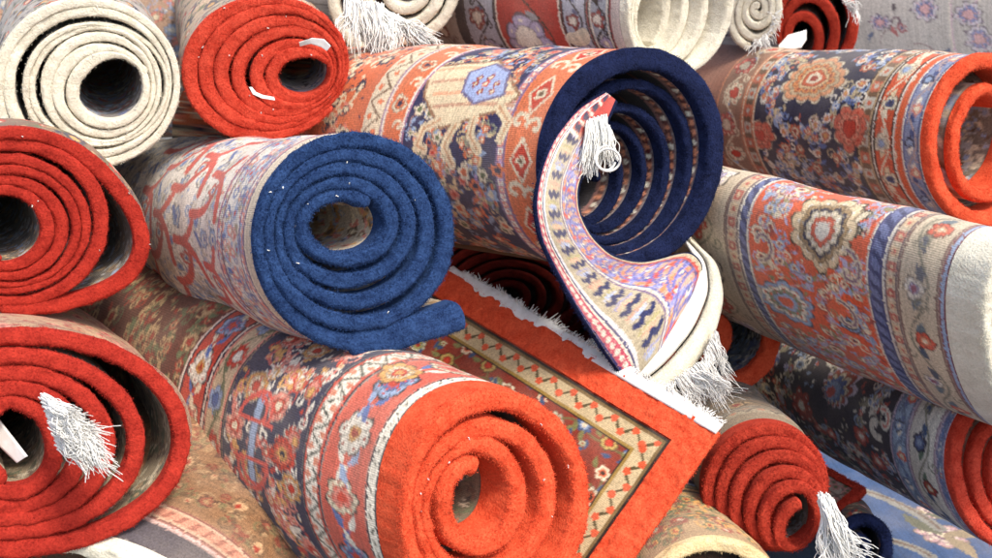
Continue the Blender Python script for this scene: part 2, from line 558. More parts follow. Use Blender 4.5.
def roll(label, c0, d0, c1, d1, ratio, prof, th, pile, ue=0.012, ui=0.03, tele=0.0, tpw=1.0, L=0.9, lvis=0.6,
         nw=0.6, paint=None, inner=None, base=BRN, res=0.0019, seed=1, nf=9000, sag=1.5, fz=0.0035, dense_turn=1.12, nrm=None,
         name='carpet_roll'):
    pts, ss, sp = prof
    C0 = at3(*c0, d0); C1 = at3(*c1, d1)
    ax = unit(C1 - C0); Lref = np.linalg.norm(C1 - C0)
    kt = (1 - ratio * d1 / d0) / Lref           # taper per metre
    view = unit(-C0)
    n = unit(-ax * nw + view * (1 - nw)) if nrm is None else unit(np.array(nrm, float))
    R = ray(pts[:, 0], pts[:, 1])
    te = tele * ss ** tpw + 0.0015 * noise1(len(pts), 22, seed + 5)
    P = R * ((C0 @ n + te * (ax @ n)) / (R @ n))[:, None]
    T = np.gradient(P, axis=0); T /= np.linalg.norm(T, axis=1, keepdims=True)
    Nn = np.cross(T, n)
    if np.mean(np.sum(Nn * (P - P.mean(0)), 1)) < 0: Nn = -Nn
    m = len(P)
    hh = np.minimum(np.interp(ss, [0, 1] if len(th) == 2 else [q[0] for q in th], th if len(th) == 2 else [q[1] for q in th]), np.maximum(sp * 0.955, 4)) * 0.5 * d0 / F
    arc = np.concatenate([[0], np.cumsum(np.linalg.norm(np.diff(P, axis=0), axis=1))])

    root = thing(name, label, 'rug', w(C0), GROUP)
    org = w(C0)
    r = np.random.default_rng(seed)

    def surf(off, u, idx=None):
        """off (k,) multiples of half thickness; u (k,) metres behind the end -> (k, m, 3)"""
        PP, NN, H, TE = (P, Nn, hh, te) if idx is None else idx
        u = np.asarray(u)[:, None]; off = np.asarray(off)[:, None]
        uu = u + 0 * TE[None]
        sc = np.clip(1 - kt * uu, 0.25, 2)[..., None]
        CT = C0 + ax * TE[:, None]
        B = CT[None] + (PP - CT)[None] * sc + ax * uu[..., None]
        return B + NN[None] * (off * H[None])[..., None]

    # ---- pile edge: the thick coloured end of the sheet
    hm = float(hh.mean())
    path = [(1.0, ue), (1.0, max(ue * 0.55, hm))]
    for a in np.linspace(0, 180, 11):
        ca, sa = math.cos(math.radians(a)), math.sin(math.radians(a))
        path.append((math.copysign(abs(ca) ** 0.62, ca), hm * 0.8 * (1 - abs(sa) ** 0.62)))
    path += [(-1.0, max(ui * 0.5, hm * 1.05)), (-1.0, ui)]
    offs = np.array([p[0] for p in path]); us = np.array([p[1] for p in path])
    G = surf(offs, us)
    k = len(path)
    dn = noise2(k, m, 2.5, 6, seed + 1) * 0.08 * hm + noise2(k, m, 1.2, 1.6, seed + 2) * 0.045 * hm
    GN = grid_normals(G)
    cen = G.mean(0, keepdims=True)
    sg = np.sign(np.sum(GN * (G - cen), axis=2).mean())
    GN = GN * sg
    dn[0] *= 0.2; dn[-1] *= 0.2
    G = G + GN * dn[..., None]
    acc = Acc()
    acc.grid(G.transpose(1, 0, 2))
    # closed end caps of the ribbon
    for e, dr in ((0, -1), (m - 1, 1)):
        ring = G[:, e]
        c = ring.mean(0)
        lo = [ring]
        for f_, b_ in ((0.75, 0.35), (0.35, 0.6), (0.02, 0.7)):
            lo.append(c + (ring - c) * f_ + T[e] * dr * hm * b_)
        acc.grid(np.stack(lo, 0))
    sel = slice(2, k - 2)
    fuzz(acc, G[sel].reshape(-1, 3), GN[sel].reshape(-1, 3), int(nf * 1.6), fz * 0.55, r, 0.00035)
    edge = acc.build('pile_edge', pile, root, org)

    # ---- woven body
    acc = Acc()
    print("ROLL", label[:30], m, "arc %.2f hm %.4f axis %s n %s" % (arc[-1], hm, np.round(ax,2), np.round(n,2)), flush=True)
    # length of the outermost turn(s)
    cpx = pts[:max(20, m // 2)].mean(0)
    ang = np.unwrap(np.arctan2(pts[:, 1] - c0[1], pts[:, 0] - c0[0]))
    tot = np.abs(ang - ang[0])
    j1 = int(np.searchsorted(tot, 2 * math.pi * dense_turn))
    j1 = min(max(j1, 20), m)
    nv = int(arc[j1 - 1] / res)
    x = np.linspace(0, arc[j1 - 1], nv)
    itp = lambda A: np.stack([np.interp(x, arc, A[:, q]) for q in range(3)], 1)
    Pd, Nd = itp(P), itp(Nn); Nd /= np.linalg.norm(Nd, axis=1, keepdims=True)
    hd, td = np.interp(x, arc, hh), np.interp(x, arc, te)
    u = np.concatenate([np.arange(ue, lvis, res), np.linspace(lvis, max(L, lvis + 0.05), 8)])
    B = surf(np.full(len(u), 0.88), u, (Pd, Nd, hd, td))
    # slack in the cloth: broad dents
    dent = (noise2(len(u), nv, 60, 90, seed + 8) * 0.0032 + noise2(len(u), nv, 18, 50, seed + 9) * 0.0009) * sag
    dent *= np.clip((u - ue) / 0.03, 0, 1)[:, None]
    B = B + Nd[None] * dent[..., None]
    # visible centre of the body -> v = 0
    mid = B[len(u) // 3]
    fac = np.sum(Nd * (-mid / np.linalg.norm(mid, axis=1, keepdims=True)), 1)
    jc = int(np.argmax(noise_smooth(fac)))
    v = x - x[jc]
    px, py = proj(B)
    BN = grid_normals(B)
    s_ = np.sign(np.sum(BN * Nd[None], 2).mean()); BN = BN * s_
    vis = np.sum(BN * -B, 2) > 0

    def at(a, b):
        dd = (px - a) ** 2 + (py - b) ** 2 + np.where(vis, 0, 1e6)
        i, j = np.unravel_index(np.argmin(dd), dd.shape)
        return u[i], v[j]
    cv = Cv(u, v, base)
    if paint: paint(cv, at)
    cv.age(seed)
    uv = np.stack(np.meshgrid(u, v, indexing='ij'), -1)
    acc.grid(B, cv.C, uv)
    # inner turns seen from outside (coarser)
    if j1 < m - 3:
        jj = np.arange(j1 - 1, m, 2)
        u2 = np.concatenate([np.arange(ue, 0.16, 0.006), [0.25, 0.5, max(L, 0.6)]])
        B2 = surf(np.full(len(u2), 0.88), u2, (P[jj], Nn[jj], hh[jj], te[jj]))
        c2 = Cv(u2, arc[jj], base)
        if inner: inner(c2)
        c2.age(seed + 3, 0.12)
        acc.grid(B2, c2.C, np.stack(np.meshgrid(u2, arc[jj], indexing='ij'), -1))
    # pile side (inside of every turn)
    u3 = np.concatenate([np.arange(ui, max(ui + 0.09, 0.16), 0.003), np.linspace(max(ui + 0.1, 0.17), 0.42, 60), [0.6, max(L, 0.65)]])
    jj = np.arange(0, m, 1)
    B3 = surf(np.full(len(u3), -0.88), u3, (P[jj], Nn[jj], hh[jj], te[jj]))
    c3 = Cv(u3, arc[jj], base)
    if inner: inner(c3)
    c3.age(seed + 4, 0.12)
    acc.grid(B3, c3.C, np.stack(np.meshgrid(u3, arc[jj], indexing='ij'), -1))
    # side edges of the sheet
    for e in (0, m - 1):
        u4 = np.linspace(min(ue, ui), max(L, 0.65), 12)
        idx = (P[[e]], Nn[[e]], hh[[e]], te[[e]])
        E = np.stack([surf(np.full(12, o_), u4, idx)[:, 0] for o_ in (0.88, 0.4, -0.4, -0.88)], 1)
        acc.grid(E, np.broadcast_to(base, E.shape).copy())
    acc.build('woven_body', WEAVE, root, org)
    R_ = Roll()
    R_.root, R_.org, R_.G, R_.GN, R_.n, R_.ax, R_.P, R_.C0, R_.at, R_.Nn, R_.hh = root, org, G, GN, n, ax, P, C0, at, Nn, hh
    R_.front = (G[7] if k > 9 else G[k // 2]); R_.te = te
    return R_


def noise_smooth(a, k=9):
    return np.convolve(a, np.ones(k) / k, 'same')


def generic_inner(cols, seed=0, ground=BRN):
    def f(cv):
        r = np.random.default_rng(seed)
        cv.C[:] = ground
        u0, u1 = cv.u[0], min(cv.u[-1], 0.45)
        a, b = cv.v[0], cv.v[-1]
        for _ in range(int((b - a) * (u1 - u0) * 5500)):
            u, v = r.uniform(u0, u1), r.uniform(a, b)
            c = cols[r.integers(len(cols))]
            if r.random() < 0.5:
                cv.leaf(u, v, r.uniform(0, 6.3), r.uniform(0.012, 0.03), r.uniform(0.006, 0.012), c)
            else:
                R = r.uniform(0.005, 0.013)
                cv.flower(u, v, R, 6, [(1, c), (0.5, cols[r.integers(len(cols))])])
    return f


# ------------------------------------------------------------------ strands
def strand(acc, pts, rad, sides=4, tip=0.4):
    pts = np.asarray(pts, float); n = len(pts)
    T = np.gradient(pts, axis=0); T /= np.linalg.norm(T, axis=1, keepdims=True) + 1e-12
    a = np.cross(T, [0.3, 0.5, 0.8]); a /= np.linalg.norm(a, axis=1, keepdims=True) + 1e-12
    b = np.cross(T, a)
    th = np.linspace(0, 2 * math.pi, sides, endpoint=False)
    rr = rad * np.linspace(1, tip, n)[:, None, None]
    G = pts[:, None] + rr * (a[:, None] * np.cos(th)[None, :, None] + b[:, None] * np.sin(th)[None, :, None])
    acc.grid(G, closed=True)


def fringe(root, org, p0, p1, d0, d1, direc, ln, n, seed=0, rad=0.0009, spread=0.35, curl=0.3, zf=0.0, name='fringe', droop=0.3):
    """n cotton threads rooted between two picture points, hanging along a direction (camera frame)"""
    r = np.random.default_rng(seed)
    acc = Acc()
    A, B = at3(*p0, d0), at3(*p1, d1)
    D = unit(np.array(direc, float))
    clump = r.normal(size=(max(2, n // 14), 3))
    cw = [np.stack([noise1(13, 6, r.integers(1e9)) for _ in range(3)], 1) for _ in clump]
    for k in range(n):
        t = (k + r.uniform(0, 1)) / n
        s = A + (B - A) * t + r.normal(size=3) * 0.0015
        cl = clump[int(t * (len(clump) - 0.01))]
        d = unit(D + spread * (0.6 * cl + 0.5 * r.normal(size=3)))
        L = ln * r.uniform(0.6, 1.1)
        m = 13
        q = np.linspace(0, 1, m)
        wob = np.stack([noise1(m, 5, r.integers(1e9)) for _ in range(3)], 1) * curl * L * 0.22 * q[:, None]
        wob = wob * 0.55 + cw[int(t * (len(clump) - 0.01))] * curl * L * 0.3 * q[:, None]
        pts = s + d * (L * q)[:, None] + wob + np.array([0, -droop * L, 0]) * (q ** 2)[:, None]
        pts[:, 2] += zf * q
        strand(acc, pts, rad * r.uniform(0.7, 1.3))
    return acc.build(name, COTTON, root, org)


def lint(R_, n, seed, size=0.0022, name='lint_fleck'):
    """stray white wool flecks caught in the pile, each one its own small part"""
    r = np.random.default_rng(seed)
    k, m = R_.G.shape[:2]
    for _ in range(n):
        acc = Acc()
        i = r.integers(4, k - 4); j = r.integers(5, m - 5)
        p = R_.G[i, j] + R_.GN[i, j] * 0.001
        d = unit(r.normal(size=3)); L = size * r.uniform(0.6, 1.6)
        strand(acc, np.stack([p + d * L * t + r.normal(size=3) * size * 0.25 for t in np.linspace(-0.6, 0.6, 5)]), size * r.uniform(0.25, 0.45), 5, 0.7)
        acc.build(name, COTTON, R_.root, R_.org)


def ribbon(root, org, quad_pts, thick, mat, name, colfn=None, bulge=(0, 0, 0)):
    """small curved patch: (n,2,3) left/right camera-frame points"""
    A = np.asarray(quad_pts, float)
    m = 9
    t = np.linspace(0, 1, m)[None, :, None]
    G = A[:, :1] * (1 - t) + A[:, 1:] * t
    G = G + np.array(bulge) * (4 * t * (1 - t))
    nn = grid_normals(G)
    acc = Acc()
    loop = np.concatenate([G, (G - nn * thick)[:, ::-1]], 1)
    acc.grid(loop, closed=True)
    for e in (0, -1):
        acc.grid(np.stack([G[e], (G - nn * thick)[e]], 0))
    return acc.build(name, mat, root, org)

# ================================================================== the pile
GI = generic_inner


# ---- orange roll in front, bottom centre
def paint_n(cv, at):
    U = lambda x, y: at(x, y)[0]
    a = cv.u[0]; b = U(369, 461); c = U(322, 462); d = U(303, 462); e = U(226, 410); f = U(208, 390); g = U(188, 360)
    cv.band(g, 9, lin(92, 44, 32))
    field(cv, g, g + 0.5, 3, [[(1, BRK), (0.6, TAN), (0.3, DKB)], [(1, TAN), (0.5, BRK)]], GRN, [0.016, 0.01], [GRN, TAN, BRK], wd=0.003)
    b_zig(cv, a, b, 0.026, IVO, lin(70, 74, 64), lin(200, 186, 160), gd=[DNV, IVO])
    fl = [[(1, DNV), (0.9, IVO), (0.35, GLD), (0.2, BRK)], [(1, DNV), (0.88, LBL), (0.55, MBL), (0.3, RED)],
          [(1, DNV), (0.9, CRM), (0.6, PNK), (0.3, RED)]]
    b_ros(cv, b, c, 0.062, lin(204, 92, 72), fl, [LBL, MBL, IVO], size=0.38, n=6)
    b_zig(cv, c, d, 0.026, IVO, lin(70, 74, 64), lin(206, 130, 100), gd=[DNV, RED])
    cv.band(d, e, NVY)
    field(cv, d + 0.01, e - 0.005, 5, [[(1, RED), (0.7, PNK), (0.4, GLD)], [(1, GLD), (0.7, CRM), (0.35, RED)],
          [(1, PNK), (0.55, RED), (0.3, CRM)]], ROSE, [0.026, 0.02, 0.013, 0.009], [GLD, PNK, IVO, RED], wd=0.0038, outline=IVO)
    q = at(252, 440)
    cv.poly([(q[0] - .006, q[1] - .045), (q[0] + .006, q[1] - .045), (q[0] + .007, q[1] + .045), (q[0] - .007, q[1] + .045)], LBL, DNV, .002)
    for s_ in (-1, 1):
        for k in (0.012, 0.019):
            cv.scroll(q[0] + s_ * 0.03, q[1] + s_ * 0.02, 0.022 + k, math.pi * (s_ < 0), 1, 0.0045, lin(206, 74, 62), 0.55)
        cv.line([(q[0] - .03, q[1] + s_ * .018), (q[0] + .03, q[1] + s_ * .018)], .004, lin(206, 74, 62))
    p2 = at(282, 455)
    cv.flower(p2[0], p2[1], .024, 8, [(1, IVO), (.92, RED), (.6, lin(226, 110, 80)), (.35, GLD), (.2, DNV)])
    p2 = at(400, 372)
    cv.flower(p2[0], p2[1], .026, 8, [(1, DNV), (.92, GLD), (.6, CRM), (.35, RED), (.2, GLD)])
    b_vine(cv, e, f, 0.045, lin(196, 172, 136), GRN, [[(1, RED), (.5, IVO)], [(1, LBL), (.5, MBL)]], [GRN, ROSE], 4, [DNV, PNK])
    b_ros(cv, f, g, 0.05, lin(186, 70, 52), fl, [CRM, MBL], size=0.36, n=6, gd=[IVO, DNV])


RN = roll('big orange pile roll lowest at the front, navy floral field and zigzag bands outside',
          (494, 512), 1.12, (216, 394), 1.50, 1.06,
          spiral((500, 507, 93, 104, 0), (477, 502, 36, 46, 0), 3.5, 280, 1, pw=0.9, seed=3, wob=2.2), (21, 18), ORANGE,
          ue=0.038, ui=0.05, tele=0.0, paint=paint_n, inner=GI([CRM, GRN, BRN, DKB, LBL], 2, lin(120, 104, 80)),
          L=0.95, lvis=0.66, nw=0.62, seed=11, nf=16000, fz=0.004)
lint(RN, 9, 5, .0018)


# ---- blue roll with a tail
def paint_d(cv, at):
    a = cv.u[0]; b = at(216, 236)[0]
    WG = lin(226, 216, 200)
    cv.band(0, 9, WG)
    field(cv, a, b, 9, [[(1, MBL), (.5, IVO)], [(1, PNK), (.5, IVO)], [(1, LBL), (.45, RED)]], lin(168, 150, 130), [.011, .008, .006], [MBL, LBL, lin(176, 160, 130), PNK], wd=.002)
    cv.band(a, a + .022, lin(214, 196, 168))
    for k, c_ in ((.022, lin(110, 90, 110)), (.027, PNK), (.036, lin(120, 100, 130)), (b - a - .02, lin(120, 70, 90))):
        cv.band(a + k, a + k + .0035, c_)
    cv.band(b - .007, b, lin(150, 70, 110)); cv.band(b - .003, b, IVO)
    r = np.random.default_rng(4)
    field(cv, b + .006, b + .7, 6, [[(1, LBL), (.6, IVO), (.3, MBL)], [(1, IVO), (.6, LBL), (.3, MBL)]], lin(190, 176, 160), [.02, .012, .008], [LBL, lin(200, 186, 160), lin(150, 140, 120), IVO], wd=.0028, outline=lin(120, 120, 140))
    CR = lin(198, 76, 62)
    for k in range(22):
        u, v = b + .035 + .075 * (k % 4), -.32 + .03 * k
        cv.curve((u - .025, v - .04), (u + .035, v + .02), .5, .012, CR)
        cv.curve((u + .035, v + .02), (u - .02, v + .045), .4, .010, CR)
        cv.curve((u, v), (u + .06, v - .035), -.4, .012, CR)
        cv.flower(u + .012, v - .004, .014, 5, [(1, CR), (.55, IVO), (.3, MBL)])
        cv.line([(u + .03, v + .045), (u + .045, v + .06)], .007, MBL)


RD = roll('denim blue pile roll with white and red back and a loose tail',
          (358, 237), 1.20, (150, 210), 1.8, 0.66,
          spiral((357, 237, 97, 98, 0), (344, 224, 44, 34, -8), 4.7, 320, 1, pw=0.95, seed=5, wob=1.4,
                 tail=[(462, 316), (448, 321), (432, 326), (412, 332)]), [(0, 30), (.012, 27), (.05, 16), (1, 15)], BLUE,
          ue=0.009, ui=0.03, paint=paint_d, inner=GI([CRM, TAN, PNK, LBL, GLD, BRN], 3, lin(196, 182, 160)),
          L=0.95, lvis=0.72, nw=0.55, seed=21, nf=22000, fz=0.0045)
lint(RD, 11, 8, .0017)


# ---- scarlet roll top left of centre
def paint_a(cv, at):
    field(cv, 0, 1, 2, [[(1, RED), (.5, CRM)], [(1, NVY), (.5, GLD)]], GRN, [.02, .012], [GRN, TAN, NVY])


RA = roll('scarlet pile roll at the top with two white paper tags caught in its spiral',
          (269, 66), 1.42, (235, 10), 2.1, 0.66,
          spiral((270, 66, 79, 67, -8), (301, 74, 32, 25, -10), 5.8, -25, 1, pw=1.0, seed=7, wob=1.3), (14.5, 12.5), RED_A,
          ue=0.014, ui=0.03, paint=paint_a, inner=GI([LBL, GRY, IVO, MBL, DKB], 5, lin(150, 150, 150)), base=lin(190, 160, 130),
          L=0.9, lvis=0.5, nw=0.5, seed=31, nf=15000)
lint(RA, 14, 9, .0018)
ribbon(RA.root, RA.org, [[at3(299, 42, 1.40), at3(300, 46, 1.41)], [at3(312, 38, 1.40), at3(311, 44, 1.4)], [at3(324, 39, 1.395), at3(321, 47, 1.4)], [at3(331, 46, 1.39), at3(327, 51, 1.395)]], .0008, COTTON, 'paper_tag')
ribbon(RA.root, RA.org, [[at3(249, 87, 1.39), at3(252, 87, 1.39)], [at3(253, 94, 1.385), at3(256, 92, 1.39)], [at3(262, 98, 1.385), at3(263, 95, 1.39)], [at3(275, 100, 1.39), at3(274, 97, 1.395)]], .0008, COTTON, 'paper_tag')

# ---- cream roll in the top left corner
R1 = roll('cream pile roll in the top left corner, loosely wound, with a dark patterned hollow',
          (93, 85), 1.36, (75, 20), 2.0, 0.7,
          spiral((91, 85, 88, 82, 0), (107, 88, 38, 36, 0), 6.5, 308, 1, pw=1.0, seed=17, wob=1.6, bulges=[(2.1, .3, -3), (1.0, .3, 3)],
                 curl=[(148, 72), (142, 66), (133, 63)]), (12.5, 12), CREAM,
          ue=0.012, ui=0.02, paint=paint_a, inner=GI([DKB, LBL, GRY, BRK, MBL], 6, lin(110, 106, 106)), base=lin(170, 160, 150),
          L=0.8, lvis=0.4, nw=0.5, seed=41, nf=9000, fz=.003)
lint(R1, 8, 3)

# ---- crimson roll on the left edge
RB = roll('crimson pile roll on the left edge with one loose outer turn bulging right',
          (18, 220), 1.22, (-20, 170), 1.75, 0.72,
          spiral((16, 219, 99, 88, 3), (3, 228, 44, 35, 0), 6.0, 95, -1, pw=0.9, seed=9, wob=1.3, bulges=[(.22, .085, 28)]), (16, 14), RED_B,
          ue=0.03, ui=0.015, paint=paint_a, inner=GI([GRY, BRN, LBL, DKB, TAN], 7, lin(96, 88, 78)), base=lin(120, 90, 70),
          L=0.9, lvis=0.4, nw=0.5, seed=51, nf=18000, fz=.0026)
lint(RB, 10, 4, .0016)


# ---- crimson roll lower left
def paint_c(cv, at):
    cv.band(0, 9, lin(176, 140, 104))
    field(cv, 0, .5, 8, [[(1, BRK), (.5, TAN)], [(1, PNK), (.5, BRK)]], lin(150, 110, 80), [.014, .009], [lin(140, 90, 70), TAN, BRK], wd=.002)
    for k in (.02, .055, .06):
        cv.band(cv.u[0] + k, cv.u[0] + k + .003, lin(130, 80, 60))


RCC = roll('crimson pile roll at the lower left with a white tassel between its turns',
          (10, 440), 1.08, (-14, 365), 1.55, 0.72,
          spiral((8, 440, 156, 102, 0), (12, 446, 36, 45, 0), 5.0, 120, -1, pw=0.9, seed=13, wob=1.2, bulges=[(.32, .18, 16)]), (18, 15.5), RED_B,
          ue=0.012, ui=0.02, paint=paint_c, inner=GI([TAN, CRM, BRN, GRN], 8, lin(160, 140, 108)), base=TAN,
          L=0.85, lvis=0.35, nw=0.45, seed=61, nf=20000, fz=.0026)
for k, (p, q, dd, ln, s_) in enumerate([((42, 396), (60, 448), (0.85, -.28, .3), .044, 1), ((50, 402), (72, 446), (0.85, -.45, .3), .042, 2), ((60, 404), (80, 436), (.8, -.6, .3), .036, 3)]):
    fringe(RCC.root, RCC.org, p, q, 1.05, 1.045, dd, ln, 420, 30 + k, .0009, .18, .4, droop=.12)
ribbon(RCC.root, RCC.org, [[at3(-6, 412, 1.1), at3(-6, 440, 1.1)], [at3(8, 430, 1.1), at3(6, 452, 1.1)], [at3(28, 456, 1.09), at3(18, 462, 1.1)]], .002, COTTON, 'cotton_end')


# ---- navy roll with the unrolled corner, centre
def paint_e(cv, at):
    U = lambda x, y: at(x, y)[0]
    a = cv.u[0]; b = U(547, 118); c = U(516, 108); d = U(508, 107); e = U(412, 105); f = U(388, 100)
    OR = lin(214, 112, 68)
    cv.band(a, b, CRM)
    for k, v in vr(cv, .05):
        cv.line([(a + .012, v), (a + .022, v + .012), (a + .026, v - .004), (a + .036, v + .01)], .005, BRN)
        cv.flower((a + b) / 2 + .006, v + .025, .011, 4, [(1, PNK), (.5, RED)])
    guards(cv, a, b, [PNK, IVO])
    cv.band(b, c, OR)
    for k, v in vr(cv, .082):
        m = (b + c) / 2
        cv.poly([(m - .016, v), (m, v - .026), (m + .016, v), (m, v + .026)], RED, CRM, .003)
        cv.flower(m, v, .008, 4, [(1, CRM), (.5, BRN)])
        cv.scroll(m, v + .04, .013, 0, 1, .005, CRM, .8)
        cv.scroll(m, v - .035, .013, 3, -1, .005, CRM, .8)
    b_box(cv, c, d, .009, lin(150, 120, 150), IVO, PNK)
    guards(cv, c, d, [lin(90, 80, 120)], .0016)
    cv.band(d, e, lin(44, 42, 78))
    r = np.random.default_rng(5)
    field(cv, d + .01, e - .01, 15, [[(1, OR), (.5, CRM)], [(1, CRM), (.5, GRN)], [(1, PNK), (.5, RED)]], lin(170, 120, 100), [.012, .009, .007],
          [lin(220, 190, 140), OR, lin(150, 150, 120), LBL], wd=.0025, vr_=(-.3, .3), dens=.32)
    # the four-legged creature and its blue lozenge
    BG = lin(226, 204, 164)
    P = lambda *xy: [at(*q) for q in xy]
    q = at(452, 92)
    cv.poly(P((436, 66), (500, 60), (520, 96), (500, 110), (440, 128), (424, 96)), BG, lin(150, 110, 80), .004)
    for y0, y1, col in ((70, 76, lin(232, 170, 130)), (82, 88, lin(196, 150, 120)), (94, 101, lin(232, 170, 130)), (107, 114, lin(196, 150, 120))):
        cv.line(P((434, y0), (470, y0 - 3), (512, y1 - 8)), .005, col)
    for pts in (((440, 120), (424, 128), (416, 146), (424, 150)), ((456, 124), (444, 146), (452, 164)), ((474, 116), (470, 136), (478, 150)),
                ((500, 106), (508, 122), (500, 140)), ((430, 76), (418, 84), (412, 98))):
        cv.line(P(*pts), .013, BG); cv.line(P(*pts), .003, lin(200, 150, 110))
    cv.poly(P((462, 92), (470, 72), (496, 64), (510, 72), (504, 94), (474, 104)), lin(160, 172, 206), lin(110, 100, 130), .004)
    for o in range(6):
        an = o * 1.047
        z = at(486 + 11 * math.cos(an), 84 + 8 * math.sin(an)); cv.flower(z[0], z[1], .006, 4, [(1, BRK), (.5, CRM)])
    z = at(486, 84); cv.flower(z[0], z[1], .007, 5, [(1, RED), (.5, CRM)])
    for k, (x, y) in enumerate([(466, 172), (478, 186), (494, 196), (462, 208), (500, 170), (480, 224), (508, 226)]):
        z = at(x, y)
        cv.line([(z[0], z[1] - .012), (z[0], z[1] + .012)], .004, [CRM, lin(190, 150, 190), OR][k % 3])
        cv.flower(z[0] + .004, z[1], .011, 5, [(1, [CRM, OR, LBL][k % 3]), (.5, [OR, NVY, CRM][k % 3])])
    cv.band(e, f, OR)
    for k, v in vr(cv, .06):
        cv.flower((e + f) / 2, v, .014, 5, [(1, CRM), (.6, OR), (.3, NVY)]); cv.scroll((e + f) / 2, v + .03, .01, 0, 1, .004, CRM, .8)
    guards(cv, e, f, [lin(150, 120, 150), IVO])
    b_zig(cv, f, f + .035, .04, CRM, BRN, OR)
    cv.band(f + .035, 9, lin(206, 104, 62))
    field(cv, f + .04, f + .6, 2, [[(1, CRM), (.5, NVY)], [(1, NVY), (.6, CRM)]], CRM, [.018, .01], [NVY, CRM, PNK])


def inner_e(cv):
    cv.C[:] = lin(15, 19, 44)
    a = cv.u[0]
    cv.band(a + .0, a + .003, lin(170, 160, 160)); cv.band(a + .003, a + .015, lin(84, 30, 32)); cv.band(a + .015, a + .018, lin(206, 140, 130))
    for k, v in vr(cv, .014):
        cv.ell(a + .009, v, .0046, .0042, lin(206, 130, 96) if k % 3 else IVO)
    cv.band(a + .05, a + .054, lin(120, 60, 50)); cv.band(a + .07, a + .1, lin(30, 26, 50))
    GI([lin(140, 120, 90), BRK, LBL], 4, DNV)
    

RE = roll('navy pile roll in the centre with a patterned corner hanging from its mouth',
          (633, 161), 1.30, (370, 140), 1.62, 0.83,
          spiral((638, 164, 85, 105, 15), (594, 191, 17, 30, 12), 5.6, 311, 1, pw=0.9, seed=19, wob=1.5), [(0, 22), (.14, 22), (.26, 10), (1, 7)], NAVY,
          ue=0.012, ui=0.016, tele=0.11, tpw=.8, paint=paint_e, inner=inner_e, L=0.8, lvis=0.5, nw=0.62, seed=71, nf=18000, fz=.0035, sag=1.2)


